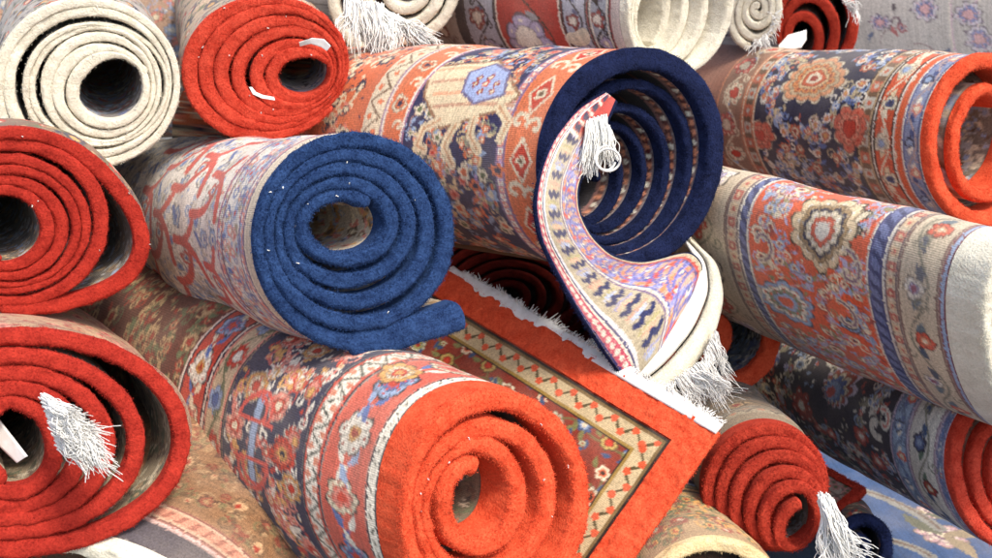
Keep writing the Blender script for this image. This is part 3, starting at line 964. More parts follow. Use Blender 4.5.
def flap():
    """the corner of the navy roll's sheet that has come loose and hangs out of the mouth"""
    Lp = [(606, 92, 1.292), (578, 108, 1.276), (554, 138, 1.252), (541, 170, 1.233), (535, 205, 1.226), (541, 240, 1.236), (560, 278, 1.258), (582, 316, 1.28), (604, 350, 1.30), (618, 370, 1.315), (630, 384, 1.33)]
    Rp = [(616, 100, 1.295), (604, 128, 1.288), (589, 158, 1.275), (577, 188, 1.256), (579, 213, 1.262), (591, 237, 1.276), (612, 257, 1.295), (644, 264, 1.355), (690, 250, 1.395), (706, 268, 1.395), (680, 326, 1.36)]
    k = np.linspace(0, 10, 180)
    L3 = np.stack([at3(*p) for p in Lp]); R3 = np.stack([at3(*p) for p in Rp])
    itp = lambda A: np.stack([np.interp(k, np.arange(11), A[:, q]) for q in range(3)], 1)
    A, B = itp(L3), itp(R3)
    for _ in range(40):
        A[1:-1] = .25 * A[:-2] + .5 * A[1:-1] + .25 * A[2:]; B[1:-1] = .25 * B[:-2] + .5 * B[1:-1] + .25 * B[2:]
    m = 90
    t = np.linspace(0, 1, m)[None, :, None]
    G = A[:, None] * (1 - t) + B[:, None] * t
    wdt = np.linalg.norm(A - B, axis=1)[:, None, None]
    G = G + np.array([-.25, -.1, .95]) * wdt * np.interp(k, [0, 3, 5, 10], [.02, .1, .06, .12])[:, None, None] * np.sin(np.pi * t ** .8)
    al = np.concatenate([[0], np.cumsum(np.linalg.norm(np.diff(A, axis=0), axis=1))])
    ul = np.linspace(0, 1, m)
    Wd = .13
    cv = Cv(al, ul * Wd, IVO)         # first axis runs down the flap, second across it
    sw = lambda c: c
    cv.C[:] = CRM * .66
    V = cv.v[None] + 0 * cv.u[:, None]; U = cv.u[:, None] + 0 * cv.v[None]

    def vb(a, b, c):
        cv.put((slice(None), slice(None)), np.maximum(a - V, V - b), c)
    vb(0, .004, lin(52, 52, 110)); vb(.004, .017, lin(190, 74, 96)); vb(.017, .020, IVO); vb(.020, .023, lin(60, 60, 110)); vb(.023, .028, lin(226, 222, 220))
    for q in np.arange(0, al[-1], .011):
        cv.ell(q, .0105, .0042, .0036, IVO)
    r = np.random.default_rng(1)
    for i, q in enumerate(np.arange(.035, al[-1], .027)):
        cv.line([(q, .040), (q + .004, .047), (q - .003, .054), (q + .003, .061), (q - .002, .068)], .0075, lin(50, 54, 92))
        cv.line([(q + .013, .038), (q + .011, .052), (q + .013, .068)], .003, [lin(150, 150, 190), lin(206, 150, 130), lin(170, 160, 110)][i % 3])
        cv.ell(q + .018, .052, .003, .011, [lin(226, 170, 140), lin(170, 180, 210)][i % 2])
    vb(.073, .076, lin(110, 90, 130)); vb(.076, .079, IVO); vb(.079, .082, lin(90, 100, 160))
    vb(.082, .125, lin(196, 160, 140))
    vb(.119, .122, lin(80, 70, 120)); vb(.122, .125, lin(180, 70, 64))
    for i, q in enumerate(np.arange(.008, al[-1], .0125)):
        cv.curve((q, .084), (q + .015, .118), .4 * (-1) ** i, .007, [lin(206, 92, 80), lin(150, 150, 200), lin(216, 140, 100)][i % 3])
        cv.curve((q + .01, .088), (q - .01, .12), .5, .004, lin(110, 110, 170))
        cv.flower(q + .004, .102 + .008 * (-1) ** i, .0062, 5, [(1, [lin(206, 84, 64), IVO, lin(90, 100, 160)][i % 3]), (.5, [IVO, MBL, CRM][i % 3])])
    # red ground near the mouth with navy teeth
    top = np.clip((.085 - U) / .02, 0, 1)[..., None] * ((V > .028)[..., None])
    cv.C[:] = cv.C * (1 - top) + lin(190, 40, 38) * top
    for q in np.arange(.0, .085, .02):
        cv.poly([(q, .03), (q + .012, .034), (q + .014, .06), (q + .004, .055)], lin(30, 36, 76)); cv.line([(q - .003, .03), (q, .062)], .004, IVO)
    cv.age(6)
    nn = grid_normals(G)
    if np.mean(nn[..., 2]) < 0: nn = -nn
    acc = Acc()
    th = .009
    acc.grid(G, cv.C, np.stack(np.meshgrid(cv.u, cv.v, indexing='ij'), -1))
    ob = acc.build('hanging_corner', WEAVE, RE.root, RE.org)
    # navy pile back and the rounded rim along the corner's edge
    acc = Acc()
    back = G - nn * th
    acc.grid(back[:, 2:-2])
    for ed in (0, -1):
        sgn = 1 if ed == 0 else -1
        out = unit_rows((G[:, ed] - G[:, 3 if ed == 0 else -4]))
        ring = []
        for a_ in np.linspace(-100, 100, 9):
            ar = math.radians(a_)
            ring.append(G[:, ed] - nn[:, ed] * th / 2 + nn[:, ed] * (math.sin(ar) * th * .52) + out * (math.cos(ar) * th * .5))
        Rg = np.stack(ring, 1)
        acc.grid(Rg)
        if ed == 0:
            fuzz(acc, Rg.reshape(-1, 3), grid_normals(Rg).reshape(-1, 3), 1500, .003, r)
    pe = acc.build('pile_back', NAVY, RE.root, RE.org)
    # cream end of the sheet rolled under, below the corner
    e1 = [(682, 240, 1.43), (696, 260, 1.405), (696, 288, 1.378), (676, 322, 1.356), (646, 354, 1.338), (612, 382, 1.33)]
    e0 = [(690, 238, 1.44), (718, 262, 1.415), (725, 298, 1.39), (714, 340, 1.365), (686, 378, 1.345), (646, 406, 1.325)]
    kk = np.linspace(0, 5, 50)
    I2 = lambda Z: np.stack([np.interp(kk, np.arange(6), np.stack([at3(*p) for p in Z])[:, q]) for q in range(3)], 1)
    a2, b2 = I2(e1), I2(e0)
    for _ in range(10):
        a2[1:-1] = .25 * a2[:-2] + .5 * a2[1:-1] + .25 * a2[2:]; b2[1:-1] = .25 * b2[:-2] + .5 * b2[1:-1] + .25 * b2[2:]
    ribbon(RE.root, RE.org, np.stack([a2, a2 * .55 + b2 * .45], 1), .006, COTTON, 'cotton_end', bulge=(0, 0, .006))
    ribbon(RE.root, RE.org, np.stack([a2 * .5 + b2 * .5 - [0, 0, .006], b2], 1), .007, CREAM, 'rolled_under_end', bulge=(0, 0, .008))


def unit_rows(a):
    return a / (np.linalg.norm(a, axis=1, keepdims=True) + 1e-12)


flap()
fringe(RE.root, RE.org, (700, 362), (650, 396), 1.33, 1.30, (.5, -.7, .1), .034, 220, 12, .0007, .2, .5)
fringe(RE.root, RE.org, (716, 330), (698, 370), 1.35, 1.33, (.3, -.9, .1), .044, 120, 13, .0007, .18, .5)
fringe(RE.root, RE.org, (690, 376), (704, 372), 1.32, 1.31, (.9, -.35, .2), .042, 90, 15, .0007, .16, .5)
# white tassel bundle in the mouth
for k, (p, q, dd, ln, n_) in enumerate([((588, 122), (606, 116), (-.1, -1, .25), .043, 110), ((600, 120), (610, 130), (.15, -1, .2), .034, 60), ((580, 150), (600, 146), (-.2, -.8, .3), .03, 60)]):
    fringe(RE.root, RE.org, p, q, 1.27, 1.28, dd, ln, n_ * 2, 60 + k, .0011, .12, .3, name='tassel')
acc = Acc()
tt = np.linspace(-.5, 6.0, 40)
strand(acc, np.stack([at3(608 + 12 * math.cos(a), 160 + 11 * math.sin(a), 1.255 + .004 * math.sin(2 * a)) for a in tt]), .0016, 6, .9)
strand(acc, np.stack([at3(606 + 10 * math.cos(a), 158 + 12 * math.sin(a), 1.258) for a in tt[5:34]]), .0013, 6, .9)
acc.build('tassel_loop', COTTON, RE.root, RE.org)


# ---- big patterned roll on the right with cream end
def paint_k(cv, at):
    U = lambda x, y: at(x, y)[0]
    a = cv.u[0]; b = U(938, 300); c = U(897, 290); d = U(884, 286); e = U(866, 282); f = U(748, 240); g = U(738, 237); h = U(725, 232)
    BG = lin(196, 178, 150)
    b_zig(cv, a, b, .03, lin(190, 150, 134), lin(156, 58, 62), lin(216, 196, 170), gd=[lin(120, 60, 70), LBL])
    b_vine(cv, b, c, .066, BG, lin(120, 116, 96), [[(1, DKB), (.9, lin(212, 84, 58)), (.5, lin(230, 140, 100)), (.25, CRM)], [(1, DKB), (.9, IVO), (.5, LIL), (.3, lin(140, 70, 90))]],
           [lin(58, 72, 92), lin(96, 112, 120)], 3, [lin(120, 90, 80)], .27)
    b_box(cv, c, d, .016, BG, lin(178, 88, 76), lin(206, 176, 140), [lin(110, 90, 90)])
    b_chain(cv, d, e, .018, lin(104, 112, 150), lin(46, 54, 96), [IVO, lin(70, 70, 110)], .005)
    FR = lin(212, 88, 50)
    cv.band(e, f, FR)
    p1 = at(822, 230); p2 = at(787, 302); p3 = at(850, 325); p4 = at(846, 215); p5 = at(805, 345)
    keep = [(p1[0], p1[1], .046), (p2[0], p2[1], .042), (p3[0], p3[1], .014)]
    field(cv, e + .006, f - .006, 31, [[(1, LBL), (.6, CRM), (.3, BRK)], [(1, CRM), (.6, lin(200, 120, 90)), (.3, NVY)]], lin(186, 140, 150), [.014, .010, .007],
          [LBL, lin(140, 130, 90), CRM, lin(150, 60, 50), LIL], wd=.0028, keep=keep, outline=lin(90, 70, 80))
    cv.palm(p1[0], p1[1], .054, 2.6, [(1, DKB), (.95, CRM), (.78, lin(176, 140, 96)), (.6, DKB), (.56, lin(210, 170, 120)), (.42, NVY), (.36, IVO), (.22, RED)], 8)
    cv.flower(p1[0], p1[1], .05, 11, [(1, DKB), (.95, lin(216, 190, 150)), (.72, lin(160, 130, 90)), (.6, NVY), (.52, CRM), (.36, lin(206, 90, 60)), (.22, IVO)], depth=.28)
    cv.flower(p2[0], p2[1], .047, 10, [(1, lin(80, 80, 100)), (.94, LBL), (.74, IVO), (.55, lin(130, 140, 110)), (.4, LBL), (.25, lin(206, 90, 60))], depth=.3)
    cv.flower(p3[0], p3[1], .017, 6, [(1, DKB), (.85, LBL), (.6, NVY), (.4, CRM)])
    for s_, (x, y) in ((1, (846, 250)), (-1, (760, 260)), (1, (838, 300)), (-1, (752, 300))):
        z = at(x, y)
        cv.scroll(z[0], z[1], .026, 1.5 * s_, s_, .008, lin(206, 190, 160), .7); cv.scroll(z[0], z[1], .026, 1.5 * s_, s_, .003, lin(120, 90, 110), .7)
    b_chain(cv, f, g, .018, lin(104, 112, 150), lin(46, 54, 96), [IVO], .005)
    b_box(cv, g, h, .016, BG, lin(178, 88, 76), lin(206, 176, 140), [lin(110, 90, 90)])
    b_vine(cv, h, h + .11, .066, BG, lin(120, 116, 96), [[(1, DKB), (.9, IVO), (.5, LIL)], [(1, RED), (.5, CRM)]], [lin(58, 72, 92), GRN], 5, [lin(120, 90, 80)], .27)
    cv.band(h + .11, 9, lin(150, 70, 50))


RK = roll('large roll on the right with orange flowered field, beige border and thick cream end',
          (1040, 335), 1.2, (720, 238), 1.55, 0.75,
          spiral((1040, 335, 50, 98, -8), (1036, 335, 20, 45, -8), 3.2, 90, 1, seed=23, wob=.8), (18, 16), CREAM,
          ue=0.045, ui=0.03, paint=paint_k, inner=GI([CRM, TAN], 3, TAN), L=0.85, lvis=0.56, nw=0.85, seed=81, nf=9000, fz=.0025, sag=.8)


# ---- navy flowered roll upper right with orange end
def paint_j(cv, at):
    U = lambda x, y: at(x, y)[0]
    a = cv.u[0]; b = U(905, 112); c = U(899, 110); d = U(877, 106); e = U(861, 104); f = U(757, 98); g = U(745, 96)
    b_vine(cv, a, b, .045, lin(132, 140, 164), lin(176, 150, 140), [[(1, lin(206, 130, 110)), (.5, CRM)], [(1, NVY), (.6, LBL)]], [lin(66, 78, 120), IVO], 2, [IVO, lin(90, 96, 130)], .3)
    cv.band(b, c, ORG)
    b_vine(cv, c, d, .055, lin(206, 80, 40), CRM, [[(1, DKB), (.9, CRM), (.5, lin(70, 84, 130)), (.3, NVY)], [(1, CRM), (.6, IVO), (.4, LBL)]], [CRM, lin(212, 190, 150)], 4, [IVO, DKB], .36)
    b_box(cv, d, e, .026, lin(112, 84, 60), lin(190, 180, 160), lin(190, 100, 70), [DKB, lin(180, 150, 110)])
    cv.band(e, f, lin(30, 32, 58))
    m = at(814, 78); q1 = at(849, 128); q2 = at(760, 135); q3 = at(841, 116)
    keep = [(m[0], m[1], .055), (q1[0], q1[1], .03), (q2[0], q2[1], .03)]
    field(cv, e + .004, f, 14, [[(1, IVO), (.6, lin(200, 120, 90)), (.3, GLD)], [(1, LBL), (.6, IVO), (.3, MBL)], [(1, lin(196, 100, 70)), (.6, CRM), (.3, BRK)]],
          lin(190, 170, 130), [.016, .011, .008], [LBL, IVO, lin(190, 170, 130), lin(186, 90, 64), MBL], wd=.0032, keep=keep)
    cv.flower(m[0], m[1], .062, 12, [(1, lin(206, 190, 160)), (.9, lin(216, 150, 104)), (.74, lin(196, 170, 130)), (.62, lin(206, 130, 72)), (.45, lin(214, 180, 130)), (.34, lin(190, 84, 44)), (.22, CRM), (.12, BRK)], depth=.25)
    for z in (q1, q2):
        cv.flower(z[0], z[1], .036, 7, [(1, CRM), (.9, lin(206, 108, 82)), (.6, lin(222, 140, 110)), (.35, lin(190, 70, 50))])
    b_box(cv, f, g, .026, lin(112, 84, 60), lin(190, 180, 160), lin(190, 100, 70), [CRM, lin(206, 130, 90)])
    b_vine(cv, g, g + .06, .05, lin(150, 110, 86), CRM, [[(1, CRM), (.5, RED)], [(1, ROSE), (.5, CRM)]], [LBL, CRM], 7, [lin(206, 130, 90)], .34)
    cv.band(g + .06, 9, lin(150, 96, 74))


RJ = roll('navy flowered roll at the upper right with a glowing orange open end',
          (988, 131), 1.55, (740, 108), 1.95, 0.80,
          spiral((990, 134, 57, 82, 6), (987, 136, 33, 58, 6), 1.9, 310, 1, seed=29, wob=1.0), (16, 12), ORANGE,
          ue=0.012, ui=0.055, tele=.02, paint=paint_j, inner=GI([GRY, BRN, CRM, LBL], 4, lin(130, 120, 104)), L=0.9, lvis=0.62, nw=0.8, seed=91, nf=9000, sag=.8)


# ---- navy roll lower right with light blue border and red end
def paint_l(cv, at):
    U = lambda x, y: at(x, y)[0]
    a = cv.u[0]; b = U(935, 455); c = U(908, 445); d = U(890, 440)
    LB = lin(150, 170, 190)
    fl = [[(1, lin(206, 84, 60)), (.5, CRM)], [(1, NVY), (.7, LBL), (.4, IVO)]]
    b_vine(cv, a, b, .04, LB, lin(100, 116, 140), fl, [lin(90, 110, 150), IVO], 2, [lin(190, 170, 180), lin(110, 110, 140)], .27)
    b_vine(cv, b, c, .06, lin(214, 208, 192), lin(130, 130, 110), [[(1, DKB), (.85, lin(176, 50, 40)), (.5, GLD), (.3, IVO)], [(1, NVY), (.7, MBL), (.4, LBL)]], [lin(60, 84, 120), lin(96, 120, 96)], 5, [lin(150, 120, 130)], .27)
    b_vine(cv, c, d, .04, LB, lin(100, 116, 140), fl, [lin(90, 110, 150), IVO], 8, [lin(190, 170, 180), lin(110, 110, 140)], .27)
    cv.band(d, 9, lin(36, 32, 50))
    p1, p2, p3, p4 = at(834, 390), at(801, 406), at(868, 478), at(880, 424)
    keep = [(p1[0], p1[1], .045), (p2[0], p2[1], .022), (p4[0], p4[1], .02)]
    field(cv, d + .01, d + .45, 22, [[(1, lin(176, 60, 46)), (.6, PNK), (.3, IVO)], [(1, IVO), (.6, LBL), (.3, NVY)], [(1, LIL), (.6, MBL), (.3, IVO)]], lin(170, 160, 140), [.022, .014, .009],
          [IVO, LBL, lin(176, 70, 56), lin(150, 140, 110)], wd=.0035, keep=keep)
    cv.palm(p1[0], p1[1], .052, 2.4, [(1, lin(206, 190, 200)), (.85, lin(170, 70, 50)), (.7, CRM), (.58, MBL), (.4, LBL), (.25, ROSE)], 6)
    cv.flower(p2[0], p2[1], .028, 7, [(1, lin(166, 50, 40)), (.5, lin(190, 80, 60)), (.3, IVO)])
    cv.flower(p3[0], p3[1], .034, 8, [(1, lin(186, 70, 46)), (.8, lin(206, 120, 80)), (.6, lin(170, 50, 40)), (.3, IVO)])
    cv.scroll(p4[0], p4[1] + .02, .018, 1.2, 1, .01, IVO, .55); cv.scroll(p4[0], p4[1] - .02, .018, 4.2, 1, .01, IVO, .55); cv.scroll(p4[0], p4[1] + .02, .018, 1.2, 1, .003, PNK, .55)


RL = roll('navy flowered roll at the lower right with pale blue border and red end',
          (1012, 470), 1.36, (790, 375), 1.8, 0.68,
          spiral((1014, 470, 52, 72, -14), (1016, 474, 24, 42, -14), 2.6, 306, 1, seed=37, wob=.8), (14, 12), RED_A,
          ue=0.013, ui=0.04, tele=.015, paint=paint_l, inner=GI([GRY, BRN, CRM, TAN], 9, lin(150, 130, 110)), L=0.95, lvis=0.7, nw=0.8, seed=101, nf=8000, sag=.8)


# ---- small red roll lower right of centre
def paint_m(cv, at):
    a = cv.u[0]
    cv.band(0, 9, lin(126, 108, 84))
    b_zig(cv, a + .02, a + .05, .03, lin(150, 136, 110), lin(70, 56, 46), lin(166, 110, 80))
    b_vine(cv, a + .055, a + .11, .05, lin(134, 112, 84), lin(90, 80, 60), [[(1, DKB), (.8, TAN), (.4, BRK)], [(1, lin(170, 160, 140)), (.5, DKB)]], [lin(70, 66, 50), TAN], 3, [DKB, lin(170, 160, 140)], .3)
    field(cv, a + .12, a + .5, 4, [[(1, DKB), (.7, TAN)], [(1, lin(160, 150, 130)), (.5, BRK)]], lin(80, 70, 54), [.014, .009], [TAN, DKB, GRN])


RM = roll('small red roll with stepped turns and white fringe, right of the carpet corner',
          (770, 490), 1.26, (722, 425), 1.62, 0.80,
          spiral((770, 490, 56, 60, 18), (797, 521, 20, 28, 22), 5.4, 234, 1, pw=1.05, seed=43, wob=.8), (11.5, 10.5), DKRED,
          ue=0.034, ui=0.03, tele=-0.045, paint=paint_m, inner=GI([GRY, BRN, GRN], 3, lin(130, 120, 100)), L=0.8, lvis=0.4, nw=0.6, seed=111, nf=14000)
for k, (p, q, dd, ln, n_) in enumerate([((818, 494), (832, 498), (.3, -1, .1), .07, 70), ((818, 500), (828, 494), (.55, -1, .1), .075, 60), ((820, 498), (824, 520), (.25, -1, .1), .055, 60)]):
    fringe(RM.root, RM.org, p, q, 1.19, 1.19, dd, ln, n_, 80 + k, .0011, .16, .45)

# ---- orange open roll under the hanging corner
RU = roll('open orange roll seen between the white fringe and the large right roll',
          (712, 345), 1.56, (668, 290), 1.95, 0.8,
          spiral((712, 342, 66, 58, 0), (706, 344, 26, 24, 0), 1.9, 120, 1, seed=47, wob=.8), (19, 17), ORANGE,
          ue=0.012, ui=0.012, inner=GI([LBL, GRY, IVO, MBL, DKB], 12, lin(120, 124, 130)), L=0.5, lvis=0.2, nw=0.5, seed=121, nf=5000, base=lin(120, 124, 130), paint=paint_a)


# ---- grey flowered roll at the top, behind
def paint_f(cv, at):
    U = lambda x: at(x, 24)[0]
    a = cv.u[0]; b = U(611); c = U(588); d = U(563); e = U(496); f = U(466)
    GB = lin(160, 164, 170)
    cv.band(a, b, lin(206, 190, 178))
    fl = [[(1, DKB), (.85, LIL), (.4, IVO)], [(1, lin(150, 70, 66)), (.6, IVO)]]
    b_vine(cv, b, c, .04, GB, DKB, fl, [lin(70, 74, 90), IVO], 3, [lin(150, 60, 56), DKB, IVO], .3)
    b_vine(cv, c, d, .05, lin(176, 178, 186), DKB, fl, [lin(100, 104, 130), lin(150, 110, 90)], 4, [DKB], .28)
    b_vine(cv, d, e, .11, lin(178, 56, 44), DKB, [[(1, DKB), (.92, lin(206, 200, 180)), (.65, lin(110, 116, 110)), (.4, lin(196, 150, 130))], [(1, lin(100, 80, 90)), (.9, LIL), (.5, IVO)]], [lin(150, 150, 150), lin(190, 140, 100)], 5, [DKB, IVO], .34)
    b_vine(cv, e, f, .05, lin(176, 178, 186), DKB, fl, [lin(100, 104, 130), lin(150, 110, 90)], 6, [DKB], .28)
    cv.band(f, f + .02, lin(70, 64, 66))
    cv.band(f + .02, 9, lin(182, 176, 164))
    field(cv, f + .03, f + .5, 8, [[(1, lin(80, 60, 54)), (.5, TAN)], [(1, lin(140, 70, 60)), (.5, IVO)]], lin(130, 124, 116), [.03, .014], [lin(84, 76, 70), lin(130, 110, 110)], dens=.6)


def inner_f(cv):
    cv.C[:] = lin(214, 204, 178)
    a = cv.u[0]
    cv.band(a, a + .014, lin(130, 134, 138)); cv.band(a + .014, a + .017, lin(150, 70, 56))
    r = np.random.default_rng(3)
    for v in np.arange(cv.v[0], cv.v[-1], .012):
        cv.flower(a + .007 + r.normal() * .002, v, .005, 5, [(1, [IVO, DKB, LBL][r.integers(3)])])


RF = roll('roll at the top centre with grey and red floral border and cream end',
          (675, 8), 1.62, (430, -2), 1.9, 0.84,
          spiral((676, 6, 47, 66, 6), (655, 14, 18, 38, 6), 3.3, 60, 1, pw=.8, seed=53, wob=.6), (9, 9), CREAM,
          ue=0.014, ui=0.05, tele=.06, paint=paint_f, inner=inner_f, L=0.8, lvis=0.5, nw=0.5, seed=131, nf=6000, fz=.0025)

# ---- black-edged roll behind the navy one
RV = roll('black edged roll peeping out behind the navy roll, beige pattern inside',
          (712, 92), 2.0, (640, 80), 2.4, 0.8,
          spiral((712, 92, 33, 42, 0), (706, 92, 19, 30, 0), 1.5, 280, 1, seed=59, wob=.5), (15, 10), BLACK,
          ue=0.012, ui=0.012, inner=GI([TAN, BRN, GRN, BRK], 16, lin(150, 134, 104)), L=0.5, lvis=0.2, nw=0.6, seed=141, nf=4000, paint=paint_a)

# ---- cream roll with fringe, top
RW = roll('cream roll beside the scarlet roll at the top with white fringe hanging over it',
          (398, -14), 1.66, (420, -60), 2.2, 0.75,
          spiral((398, -14, 62, 66, 10), (402, -14, 26, 28, 0), 3.2, 162, 1, seed=61, wob=1.0, bulges=[(1.2, .3, -4)]), (11, 11), CREAM,
          ue=0.012, ui=0.03, inner=GI([BRK, DKB, TAN], 17, lin(120, 70, 64)), L=0.7, lvis=0.25, nw=0.5, seed=151, nf=5000, fz=.0025, paint=paint_a)
for k, (p, q, dd, ln, n_) in enumerate([((345, 0), (382, 4), (.25, -1, .2), .075, 150), ((366, 8), (398, 16), (.15, -1, .2), .055, 110), ((384, 14), (412, 26), (.85, -.55, .2), .05, 110), ((372, 6), (405, 22), (.9, -.5, .2), .06, 110), ((408, 30), (430, 38), (.7, -.5, .2), .03, 70)]):
    fringe(RW.root, RW.org, p, q, 1.57, 1.56, dd, ln, n_, 100 + k, .0013, .22, .4)

# ---- small cream roll and red roll at the back
RG = roll('small tight cream roll with frayed edge at the top, left of the dark red one',
          (757, 12), 1.82, (752, -20), 2.3, 0.78,
          spiral((757, 12, 23, 31, 12), (757, 8, 6, 7, 0), 3.6, 306, 1, seed=67, wob=.5), (8, 8), CREAM,
          ue=0.014, ui=0.03, inner=GI([TAN, GRY], 3, GRY), L=0.6, lvis=0.2, nw=0.5, seed=161, nf=4000, fz=.003, paint=paint_a)
for k, (p, q, dd) in enumerate([((776, 12), (768, 34), (.9, -.4, .2)), ((768, 34), (752, 46), (.2, -1, .2))]):
    fringe(RG.root, RG.org, p, q, 1.80, 1.80, dd, .02, 40, 120 + k, .0009, .6, .8)
RH = roll('dark red roll at the top edge with a white end inside',
          (812, 20), 1.92, (810, -24), 2.4, 0.78,
          spiral((812, 22, 36, 46, 0), (800, 40, 14, 22, 0), 3.2, 60, -1, seed=71, wob=.8, bulges=[(.35, .2, 3)]), (10, 9), DKRED,
          ue=0.014, ui=0.03, inner=GI([TAN, GRY, BRK], 3, lin(120, 80, 60)), L=0.6, lvis=0.2, nw=0.5, seed=171, nf=5000, paint=paint_a)
ribbon(RH.root, RH.org, [[at3(778, 46, 1.86), at3(780, 50, 1.86)], [at3(788, 35, 1.86), at3(790, 50, 1.86)], [at3(800, 32, 1.86), at3(801, 48, 1.86)], [at3(806, 30, 1.86), at3(806, 40, 1.86)]], .003, COTTON, 'cotton_end')
fringe(RH.root, RH.org, (842, 0), (850, 8), 1.88, 1.88, (.6, -.8, .2), .025, 50, 131, .001, .4, .6)


# ---- pale grey carpet roll across the top right
def paint_i(cv, at):
    cv.band(0, 9, lin(190, 182, 174))
    r = np.random.default_rng(6)
    for k in range(34):
        u, v = r.uniform(.02, .9), r.uniform(-.2, .2)
        an = r.uniform(0, 6.28)
        cv.curve((u, v), (u + .07 * math.cos(an), v + .07 * math.sin(an)), .5, .004, lin(150, 130, 130), True)
        cv.scroll(u + .02, v, .016, an, 1, .004, lin(120, 96, 104), .8)
        cv.flower(u, v, r.uniform(.01, .02), 6, [(1, lin(150, 80, 84)), (.7, lin(190, 160, 160)), (.35, lin(96, 106, 130))])
        for q in range(3):
            cv.leaf(u + r.normal() * .03, v + r.normal() * .03, r.uniform(0, 6), .024, .009, [lin(106, 116, 140), lin(80, 70, 80), lin(170, 100, 100)][q])
    b = at(975, 20)[0]
    guards(cv, b - .01, b + .05, [IVO, lin(200, 170, 180)])
    for q in ((968, 14, .03), (880, 22, .024), (925, 10, .028), (980, 40, .03)):
        z = at(q[0], q[1])
        cv.flower(z[0], z[1], q[2], 8, [(1, lin(130, 110, 130)), (.9, lin(206, 196, 200)), (.65, lin(130, 136, 176)), (.4, lin(206, 160, 160))])


RI = roll('pale grey flowered carpet roll lying across the top right corner behind the others',
          (1120, 10), 2.15, (850, 4), 2.3, 0.95,
          spiral((1120, 10, 40, 92, 0), (1120, 10, 16, 40, 0), 2.5, 90, 1, seed=73, wob=.6), (14, 12), CREAM,
          ue=0.012, ui=0.03, L=0.85, lvis=0.7, nw=0.35, seed=181, nf=1000, paint=paint_i, res=.0028)


# ---- roll behind the two top left ones
def paint_y(cv, at):
    cv.band(0, 9, lin(186, 150, 124))
    field(cv, 0, 1, 5, [[(1, PNK), (.5, CRM)], [(1, LBL), (.5, IVO)]], lin(150, 120, 96), [.02, .012], [LBL, PNK, BRN], vr_=(-.25, .25))


RY = roll('faded pink and beige roll at the very back, glimpsed behind the cream and scarlet rolls',
          (420, 30), 2.35, (-80, 38), 2.2, 1.0,
          spiral((420, 30, 30, 98, 0), (420, 30, 12, 26, 0), 2.5, 90, 1, seed=79, wob=.6), (13, 12), CREAM,
          ue=0.012, ui=0.03, L=1.25, lvis=1.2, nw=0.35, seed=191, nf=1000, paint=paint_y, res=.003)

# ---- red-ended roll in the dark gap; its pile and body colours carry the shade
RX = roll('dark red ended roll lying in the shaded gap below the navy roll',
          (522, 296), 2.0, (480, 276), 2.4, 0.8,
          spiral((522, 296, 92, 62, 10), (510, 300, 20, 16, 0), 6.2, 120, 1, seed=83, wob=.6), (9, 8), RED_SHADED,
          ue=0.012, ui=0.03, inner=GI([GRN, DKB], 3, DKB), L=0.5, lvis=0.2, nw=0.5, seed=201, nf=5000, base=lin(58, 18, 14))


# ---- brown roll at the bottom left with white, dark and pink bands
def paint_q(cv, at):
    U = lambda x, y: at(x, y)[0]
    a = cv.u[0]; b = U(92, 545); c = U(150, 521); c2 = U(154, 519); d = U(184, 512)
    cv.band(0, b, lin(232, 226, 216)); cv.band(b - .02, b - .017, lin(200, 130, 110))
    cv.band(b, c, lin(66, 60, 70))
    cv.band(c, c2, lin(206, 170, 160))
    b_chain(cv, c2, d, .016, lin(196, 130, 104), lin(150, 84, 66), [lin(120, 60, 54), lin(206, 170, 140)], .004)
    cv.band(d, 9, lin(136, 98, 66))
    field(cv, d + .006, d + .5, 12, [[(1, lin(96, 60, 44)), (.7, lin(140, 76, 56)), (.4, lin(150, 116, 80))], [(1, lin(130, 96, 66)), (.6, lin(190, 150, 110)), (.3, BRK)]], lin(96, 70, 50), [.024, .014, .009],
          [lin(100, 74, 50), lin(120, 104, 70), lin(130, 66, 48), lin(160, 126, 90)], wd=.004)


RQ = roll('brown floral roll at the bottom left with dark grey and white end bands',
          (95, 660), 1.14, (275, 440), 1.5, 0.8,
          spiral((95, 660, 165, 100, 20), (95, 660, 40, 30, 20), 3, 90, 1, seed=89, wob=.6), (15, 14), CREAM,
          ue=0.02, ui=0.03, L=0.56, lvis=0.5, nw=0.7, seed=211, nf=1000, paint=paint_q, sag=.6)


# ---- beige roll at the bottom edge
def paint_p(cv, at):
    a = cv.u[0]
    cv.band(0, 9, lin(170, 140, 100))
    field(cv, a + .015, a + .12, 3, [[(1, GRN), (.6, GLD), (.3, BRK)], [(1, lin(176, 80, 60)), (.5, CRM)]], lin(110, 96, 66), [.013, .009], [GRN, lin(140, 70, 56), GLD], wd=.003)
    cv.band(a + .12, a + .126, DKB); cv.band(a + .128, a + .132, GLD)
    b_vine(cv, a + .135, a + .19, .05, lin(150, 130, 96), GRN, [[(1, BRK), (.5, CRM)], [(1, LBL), (.5, NVY)]], [GRN, BRN], 2, [DKB], .3)


RP = roll('beige floral roll with a cream rim at the bottom edge, below the small red roll',
          (722, 622), 1.17, (640, 500), 1.5, 0.8,
          spiral((722, 618, 74, 70, 20), (722, 622, 30, 20, 0), 3, 90, 1, seed=97, wob=.6), (13, 12), pile_mat('buff', (206, 176, 124), (230, 206, 160)),
          ue=0.012, ui=0.03, L=0.7, lvis=0.4, nw=0.6, seed=221, nf=3000, paint=paint_p)


# ---- small navy roll at the bottom right
def inner_r(cv):
    inner_e(cv)


